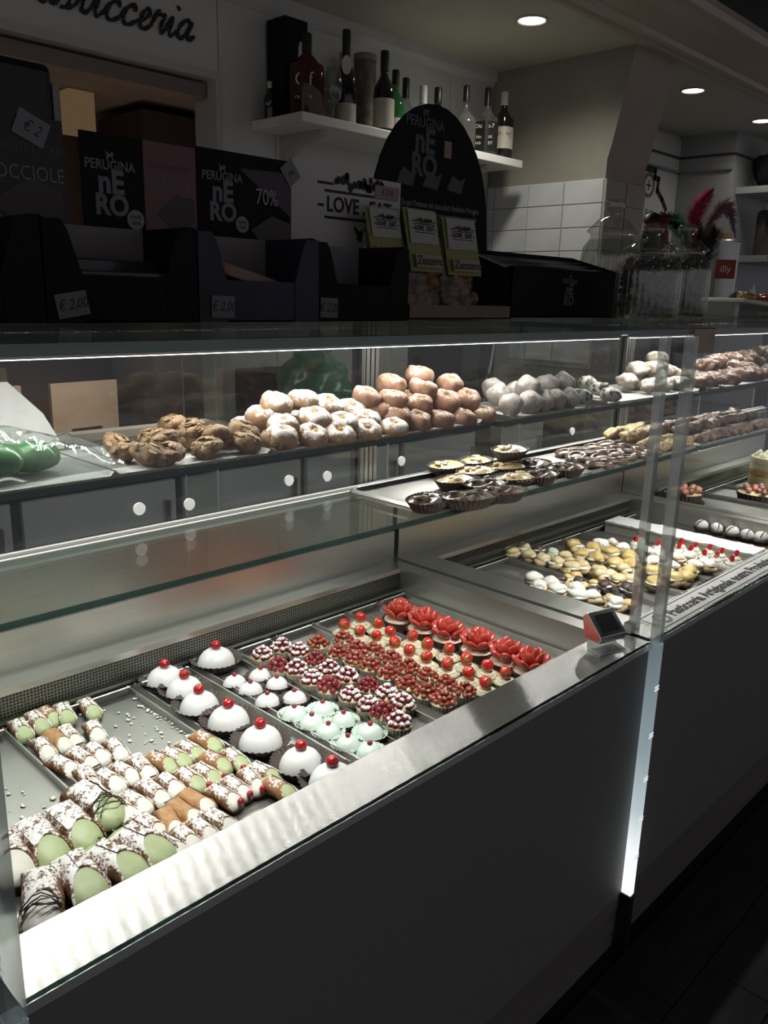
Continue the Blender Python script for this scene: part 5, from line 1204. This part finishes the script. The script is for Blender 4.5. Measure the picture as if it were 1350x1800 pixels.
# arch display and its tray
AR = thing('arch_display', 'black arched chocolate display board with logo and tray', 'display', (1.60, .745, GZ))
pts = [(-.222, 0), (.232, 0), (.225, .17)]; n = 18
for i in range(n+1):
    a = PI*.02+PI*.96*i/n; pts.append((.005+.215*math.cos(a)*1.0, .20+.285*math.sin(a)))
pts.append((-.218, .17))
MB().prism(pts, -.004, .004, 'y').build('board', BLACKCARD, AR)
nero(AR, -.035, -.0048, .438, .135, INKGR)
MB().box(.035, .062, -.0056, -.0046, .372, .410).build('price_sticker', mat('sticker_tan', (.35, .26, .19), .7), AR)
for i in range(3):
    bar_slab(AR, [(-.13+.09*i, .30), (-.11+.09*i, .335), (-.08+.09*i, .325), (-.06+.09*i, .335), (-.075+.09*i, .295)], mat('bean_print', (.07, .06, .07), .5)).location = (0, -.0046, 0)
text("Scopri l'intenso del cioccolato fondente Perugina", .0205, INKW, AR, (.035, -.005, .258), ext=.0002, sx=.72); text('e le sue esperienze sensoriali', .0205, INKW, AR, (.085, -.005, .237), ext=.0002, sx=.72)
DT = thing('display_tray', 'long black chocolate tray box with small logo on its front', 'display box', (1.955, .64, GZ))
MB().prism([(-.08, 0), (-.08, .122), (-.076, .122), (-.06, .118), (.08, .165), (.08, 0)], -.26, -.255, 'x').prism([(-.08, 0), (-.08, .122), (.08, .165), (.08, 0)], .255, .26, 'x').box(-.26, .26, -.08, -.077, 0, .122).box(-.26, .26, .077, .08, 0, .165).box(-.26, .26, -.08, .08, 0, .004).build('shell', BLACKCARD, DT)
for i in range(4): bev(MB().box(-.252, .252, -.07+.036*i, -.038+.036*i, .004, .120+.010*i).build('bar_row', mat('bar_black', (.02, .02, .021), .22, coat=.4), DT), .002)
nero(DT, .0, -.0806, .092, .07, INKLT)

# ---- glass jars
def jar(label, x, y, z, R, h, ratio=1.0, lidh=.3):
    t = thing('glass_jar', label, 'jar', (x, y, z), 0, 'ribbed glass jars with lids'); hb = h*(1-lidh)
    rib = lambda th, k: 1+.018*math.cos(30*th)*(1 if 1 <= k <= 5 else 0)
    MB().lathe([(R*.9, 0), (R*.98, .006), (R, .02), (R, hb*.55), (R*.99, hb*.72), (R*.93, hb*.84), (R*.80, hb*.92), (R*.72, hb*.96), (R*.74, hb)], 120, rip=rib, cap=False).build('body', JARGL, t, 60)
    MB().lathe([(R*.86, .004), (R*.94, .012), (R*.955, hb*.70), (R*.88, hb*.82), (R*.70, hb*.94)], 48, cap=False).build('inner_wall', JARGL, t, 60)
    MB().lathe([(R*.9, 0), (R*.9, .004), (0, .005)], 40, cap=False).build('foot', JARGL, t, 60)
    l = hb
    MB().lathe([(R*.72, l), (R*.86, l+.004), (R*.88, l+h*.03), (R*.80, l+h*.045), (R*.70, l+h*.07), (R*.52, l+h*.12), (R*.22, l+h*.145), (R*.16, l+h*.17), (R*.30, l+h*.20), (R*.36, l+h*.24), (R*.30, l+h*.285), (0, l+h*.30)], 40, cap=False).build('lid', JARGL, t, 60)
    return t
J = [('large ribbed glass jar with lid standing behind the black tray', 2.36, .68, .088, .345), ('front ribbed glass jar full of dark candies', 2.13, .43, .084, .245), ('rear ribbed glass jar of dark candies beside the front jar', 2.49, .505, .080, .275)]
for l, x, y, R, h in J: jar(l, x, y, GZ, R, h)
cm = MB().ball((0, 0, 0), (.0145, .0105, .0085), 8, 6, nz=.35, ns=90, seed=2).mesh('wrapped_candy', mat('candy_dark', (.15, .075, .085), .35, coat=.5, c2=(.06, .035, .04), scale=60), 179)
for (l, x, y, R, h), (ttl, hh, gp) in zip(J[1:], (('dark candy heaped inside the front glass jar', .62, 'candies in the front jar'), ('dark candy heaped inside the rear glass jar', .62, 'candies in the rear jar'))):
    rs = random.Random(R)
    for lv in range(8):
        z = GZ+.018+lv*h*.075
        for k in range(11):
            a = k*2*PI/11+lv*.3; q = R*.74 if k % 4 else R*.35
            o = link('wrapped_candy', cm, None, (x+q*math.cos(a), y+q*math.sin(a), z+rs.uniform(-.003, .003)), (rs.uniform(0, 3), rs.uniform(0, 3), rs.uniform(0, 3)))
            tag(o, ttl, 'candy', gp)
# brown tag folded over the top glass edge
MB_ = MB().box(1.482, 1.572, -.0062, -.0047, 1.412, 1.458).box(1.482, 1.572, -.0062, .05, 1.4565, 1.4578)
tag(MB_.build('paper_tag', mat('tag_brown', (.5, .40, .29), .6, c2=(.42, .33, .24), scale=18)), 'brown paper tag folded over the top glass edge by the jars', 'tag')

# ---- feather ornament behind the jars
def plume(root, base, tip, bend, colr, n, spread, name):
    b, t_ = Vector(base), Vector(tip); mb = MB(); rs = random.Random(n+int(spread*999))
    P = lambda u: b.lerp(t_, u)+Vector(bend)*math.sin(PI*u)
    mb.tube([P(i/10) for i in range(11)], .0018, 5)
    for i in range(n):
        u = rs.uniform(.12, 1); p = P(u); tn = (P(min(1, u+.02))-P(max(0, u-.02))).normalized()
        d = Vector((rs.gauss(0, 1), rs.gauss(0, 1), rs.gauss(0, 1))); d = (d-tn*d.dot(tn)).normalized()
        L_ = spread*rs.uniform(.6, 1.2)*math.sin(PI*min(1, u*.85+.12)); e = p+(d*.8+tn*.7)*L_; m_ = p+(d*.6+tn*.2)*L_*.6; s = d.cross(tn)*.0016
        mb.add([p-s, p+s, m_+s, m_-s, e], [(0, 1, 2, 3), (3, 2, 4)])
    o = mb.build(name, colr, root); o['kind'] = 'stuff'
    return o
FO = thing('feather_ornament', 'carnival feather ornament with pink and green plumes', 'ornament', (3.02, .74, GZ))
FP = mat('feather_pink', (.42, .03, .12), .7, c2=(.30, .02, .09), scale=12); FG = mat('feather_green', (.015, .14, .07), .7); FB = mat('feather_black', (.016, .013, .014), .8); FM = mat('feather_mauve', (.20, .10, .13), .7)
plume(FO, (.02, 0, .22), (.14, .0, .455), (-.06, 0, .02), FP, 900, .055, 'pink_plume')
plume(FO, (.06, 0, .24), (.34, -.02, .30), (.02, 0, .13), FM, 700, .045, 'mauve_plume')
plume(FO, (.0, 0, .22), (-.19, .02, .33), (.02, 0, .03), FG, 900, .05, 'green_plume')
plume(FO, (.0, 0, .0), (.03, 0, .34), (.05, 0, .03), FB, 1300, .075, 'black_plume')
plume(FO, (.05, 0, .1), (.18, 0, .32), (.02, 0, .03), FB, 900, .07, 'black_plume')
MB().ball((.03, -.02, .12), (.05, .05, .07), 16, 10).build('mask_body', mat('mask_teal', (.02, .16, .12), .4, c2=(.35, .06, .04), scale=14, lo=.5, hi=.56), FO, 179)
MB().lathe([(.055, 0), (.055, .006), (.012, .012), (.010, .08)], 20).build('stand', BLACK, FO, 40)
# small figures behind the jars
def figure(label, x, y, h, c1, c2):
    t = thing('figurine', label, 'figurine', (x, y, GZ))
    MB().lathe([(.036, 0), (.04, .05), (.034, h*.7), (.03, h*.82), (0, h*.84)], 20).build('body', c1, t, 60)
    MB().ball((0, 0, h*.86), (.028, .028, .03), 14, 10).build('head', c2, t, 179)
    MB().lathe([(.034, h*.9), (.03, h*.96), (0, h)], 16).build('hat', c1, t, 60)
figure('dark bottle shaped figurine with red banded top behind jars', 2.72, .74, .34, mat('figure_black', (.02, .018, .02), .4), mat('figure_red', (.30, .05, .03), .4))
figure('dark red rounded figurine behind the jar lids', 2.815, .76, .35, mat('figure_wine', (.14, .012, .025), .5), mat('figure_wine2', (.12, .02, .03), .5))
# tilted white board with red wrapped sweets at the right edge
wbd = thing('sweets_board', 'tilted white board of red wrapped sweets at right edge', 'tray', (3.75, .78, GZ))
bev(MB().prism([(-.46, .070), (.46, .028), (.46, .012), (-.46, .054)], -.16, .16, 'y').build('board', WHITE, wbd), .004)
for x in (-.38, .38): MB().box(x-.02, x+.02, -.10, .10, 0, .03 if x > 0 else .055).build('support', WHITE, wbd)
for i, (x, y, r, c) in enumerate(((3.50, .70, .05, 'amber'), (3.60, .76, .06, 'dark'), (3.72, .70, .06, 'red'), (3.84, .74, .06, 'red'), (3.95, .68, .055, 'red'))):
    mm = {'amber': mat('sweet_amber', (.34, .20, .05), .2, coat=.7), 'dark': mat('sweet_dark', (.03, .02, .018), .3), 'red': mat('sweet_red', (.30, .035, .02), .2, coat=.8, c2=(.20, .02, .012), scale=20)}[c]
    t = thing('wrapped_sweet', {'amber': 'amber wrapped sweet at left end of the white board', 'dark': 'dark leaf shaped wrapped sweet on the white board', 'red': ordn(i-1)+' red wrapped sweet from the left on white board'}[c], 'sweet', (x, y, GZ+.064-(x-3.29)*.0457+.002), i*.7, 'sweets on the white board')
    MB().ball((0, 0, r*.42), (r, r*.7, r*.42), 14, 8, nz=.25, ns=30, seed=i).build('sweet', mm, t, 179)
    MB().prism([(-.01, 0), (.01, 0), (.035, .05), (-.035, .05)], -.001, .001, 'y').build('wrapper_tail', glass('foil_clear', (.8, .8, .78), .2, .8, .1, (.5, .5, .5), .2), t, None, (r*.8, 0, r*.4), (0, 1.0, 0))
# shelves and tins on the return wall
for z, l in ((2.205, 'upper grey shelf on the far right wall'), (1.80, 'lower grey shelf on the far right wall')):
    tag(bev(MB().box(5.40, 6.6, 1.35, 1.60, z-.04, z).build('wall_shelf', mat('shelf_grey', (.40, .40, .41), .5))), l, 'shelf')
def tin(name, label, x, y, z, R, h, m, lidm, txt=None, tm=None):
    t = thing(name, label, 'tin' if 'tin' in name else 'bottle', (x, y, z))
    MB().lathe([(R, 0), (R, h), (R*.9, h+.01), (R*.6, h+.02)], 28).build('body', m, t, 40)
    MB().lathe([(R*.5, h+.02), (R*.5, h+.05), (0, h+.055)], 20).build('lid', lidm, t, 40)
    if txt:
        MB().box(-R*.62, R*.62, -R-.003, -R-.001, h*.42, h*.72).build('brand_patch', mat('patch_red', (.22, .02, .02), .5), t, None, None, (0, 0, -.9))
        text(txt, R*.62, WH_L, t, (math.sin(-.9)*(R+.004), -math.cos(-.9)*(R+.004), h*.57), (PI/2, 0, -.9))
tin('coffee_tin', 'silver coffee tin with red square patch by the far shelf', 4.72, 1.34, 1.50, .085, .33, SIL, mat('tin_gold', (.4, .28, .12), .3, .8), 'illy')
tag(MB().box(4.5, 5.3, 1.2, 1.6, 0, 1.499).build('side_cabinet', mat('side_cabinet', (.10, .10, .10), .6)), 'dark side cabinet carrying the silver coffee tin', 'cabinet')
tin('syrup_bottle', 'dark bottle with pale band on the lower right shelf', 5.60, 1.47, 1.801, .05, .26, mat('syrup_glass', (.08, .06, .06), .2), WH_L)
tin('syrup_bottle', 'stubby clear bottle on the lower right shelf', 5.74, 1.47, 1.801, .05, .2, CG, SIL)
tag(MB().ball((5.62, 1.47, 2.33), (.12, .10, .12), 16, 10, nz=.5, ns=14).build('dried_bouquet', FB, None, 179), 'dark bushy bouquet on the upper right shelf', 'bouquet')

# ---- plastic bag, price card at the left of the upper shelf
def plastic_bag():
    t = thing('plastic_bag', 'clear plastic bag with green sweets at left of upper shelf', 'bag', (.47, .50, UZ+.0065))
    vs = []; fs = []; nx, ny = 34, 18
    for k, s in ((0, 1), (1, 0)):
        for j in range(ny+1):
            for i in range(nx+1):
                u, v = i/nx, j/ny; x = -.12+.25*u; y = -.075+.15*v
                hgt = .082*math.sin(PI*min(1, v))**.7*(1-u)**.5*(1 if u > .02 else .6)
                w_ = .012*mn.noise(Vector((u*7, v*5, 3)))+.006*mn.noise(Vector((u*16, v*13, 8)))
                vs.append((x, y*(1-.2*u), (.002+max(0, hgt+w_*min(1, 4*v*(1-v)*2))) if s else .0015))
    n = (nx+1)*(ny+1)
    for k in (0, 1):
        for j in range(ny):
            for i in range(nx):
                a = k*n+j*(nx+1)+i; f = (a, a+1, a+nx+2, a+nx+1); fs.append(f if k == 0 else f[::-1])
    MB().add(vs, fs).build('film', glass('plastic_film', (.93, .96, .94), .12, .9, .06, (.75, .8, .77), .10), t, 50)
    GS = mat('green_sweet', (.05, .26, .06), .25, coat=.5, c2=(.03, .18, .04), scale=25)
    for i, (x, y, r) in enumerate(((-.045, -.015, .034), (.012, -.005, .030), (-.01, .03, .026), (-.075, .02, .03))):
        MB().ball((x, y, r*.75), (r*1.3, r, r*.72), 16, 10, nz=.2, ns=40, seed=i).build('green_sweet', GS, t, 179)
plastic_bag()
pc = thing('leaning_card', 'plain pale card leaning behind the plastic bag at far left', 'card', (.515, .655, UZ+.004))
M_ = Matrix.Rotation(-.25, 4, 'X')
MB().prism([(-.20, 0), (.085, 0), (.06, .06), (.012, .115), (-.20, .115)], -.001, .001, 'y', M=M_).build('card', PAPER, pc)

# ---- serving side: back counter with white cabinets, things on it
bc = thing('back_counter', 'long pale back counter with cabinet doors behind the glass', 'cabinet', (1.6, 1.62, 0))
MB().box(-2.2, 1.7, -.30, .32, 1.00, 1.03).build('worktop', mat('worktop', (.30, .285, .26), .4), bc)
MB().box(-2.2, 1.7, -.27, .32, .08, 1.00).build('carcass', mat('carcass_dark', (.05, .05, .05), .6), bc)
dm = MB().box(0, .43, -.016, 0, .10, .985).mesh('cabinet_door', mat('door_pale', (.70, .71, .72), .45))
hm = MB().box(.39, .405, -.03, -.016, .80, .93).mesh('door_handle', ALU)
for i in range(8):
    d = link('cabinet_door', dm, bc, (-2.19+i*.46, -.27, 0)); link('door_handle', hm, d)
mc = thing('dark_appliance', 'black boxy appliance on the back counter by the opening', 'appliance', (1.93, 1.72, 1.0305))
bev(MB().box(-.14, .14, -.12, .12, 0, .20).build('body', BLACK, mc), .006)
MB().box(-.10, .06, -.126, -.12, .05, .17).build('door', mat('appliance_glass', (.03, .03, .032), .08), mc); MB().box(.08, .12, -.126, -.12, .04, .17).build('control_panel', mat('panel_mid', (.12, .12, .12), .4), mc)
gbg = thing('green_bag', 'translucent green plastic bag heaped on the back counter', 'bag', (1.82, 1.42, 1.0305))
MB().ball((0, 0, .165), (.13, .09, .15), 26, 16, nz=.35, ns=16, seed=3).build('film', glass('green_film', (.55, .8, .6), .1, .8, .15, (.20, .52, .30), .55), gbg, 179)
MB().ball((.0, 0, .30), (.06, .03, .05), 16, 10, nz=.6, ns=30, seed=5).build('knot', glass('green_film2', (.6, .85, .7), .1, .8, .15, (.35, .55, .5), .4), gbg, 179)
# dark sheet of the oven side and steel column right of the joint
tag(bev(MB().box(2.62, 2.84, 1.45, 1.75, 1.0305, 1.40).build('espresso_machine', mat('machine_dark', (.09, .085, .075), .35, .4))), 'grey coffee machine on the back counter behind the sugar balls', 'machine')
tg = thing('steel_column', 'slim taupe steel column behind the case joint', 'column', (2.13, .93, 0))
MB().box(-.03, .03, -.03, .03, 0, 1.43).build('shaft', mat('column_taupe', (.14, .13, .11), .45, .3), tg); MB().box(-.04, .04, -.04, .04, 0, .02).build('foot', BLACK, tg)
# white cable hanging beside the joint
pts = [(1.955+.006*math.sin(i*.3), .80, 1.44-i*.0155-.0001*i*i) for i in range(13)]
tag(MB().tube([(p[0]-.03*(i/12)**2, p[1], p[2]) for i, p in enumerate(pts)], .0035, 8).build('white_cable', WHITE, None, 60), 'white cable hanging down behind the upper shelf joint', 'cable')

# ---- back room furniture
CHW = mat('chair_cream', (.42, .35, .29), .5, c2=(.38, .31, .26), scale=8); TBL = mat('table_cream', (.45, .38, .32), .45)
def chair():
    t = thing('dining_chair', 'chair', 'chair')
    bev(MB().box(-.21, .21, -.21, .21, .43, .47).build('seat', CHW, t), .01)
    b = MB().box(-.21, .21, .19, .215, .47, .62).box(-.21, .21, .19, .215, .72, .98).box(-.21, -.10, .19, .215, .62, .72).box(.10, .21, .19, .215, .62, .72); b.build('backrest', CHW, t)
    for sx in (-1, 1):
        for sy in (-1, 1): MB().box(sx*.19-.02, sx*.19+.02, sy*.19-.02, sy*.19+.02, 0, .43).build('leg', CHW, t)
    return t
ch = chair()
for (x, y, rz), l in zip(((1.62, 3.66, 0), (2.22, 3.68, .1), (1.95, 4.75, -.1), (1.35, 4.7, 0)), ('cream slotted chair at the left table in back room', 'cream slotted chair at the right table in back room', 'cream slotted chair farthest right along the back room wall', 'cream slotted chair farthest left along the back room wall')):
    tag(place(ch, (x, y, 0), rz), l, 'chair', 'cream chairs in the back room')
def table(x, y, l):
    t = thing('dining_table', l, 'table', (x, y, 0), 0, 'tables in the back room')
    bev(MB().box(-.35, .35, -.35, .35, .72, .75).build('table_top', TBL, t), .006); MB().lathe([(.22, 0), (.22, .02), (.04, .04), (.04, .72)], 24).build('pedestal', BLACK, t, 40)
table(1.55, 3.08, 'cream square table left in the back room'); table(2.32, 3.08, 'cream square table right in the back room')
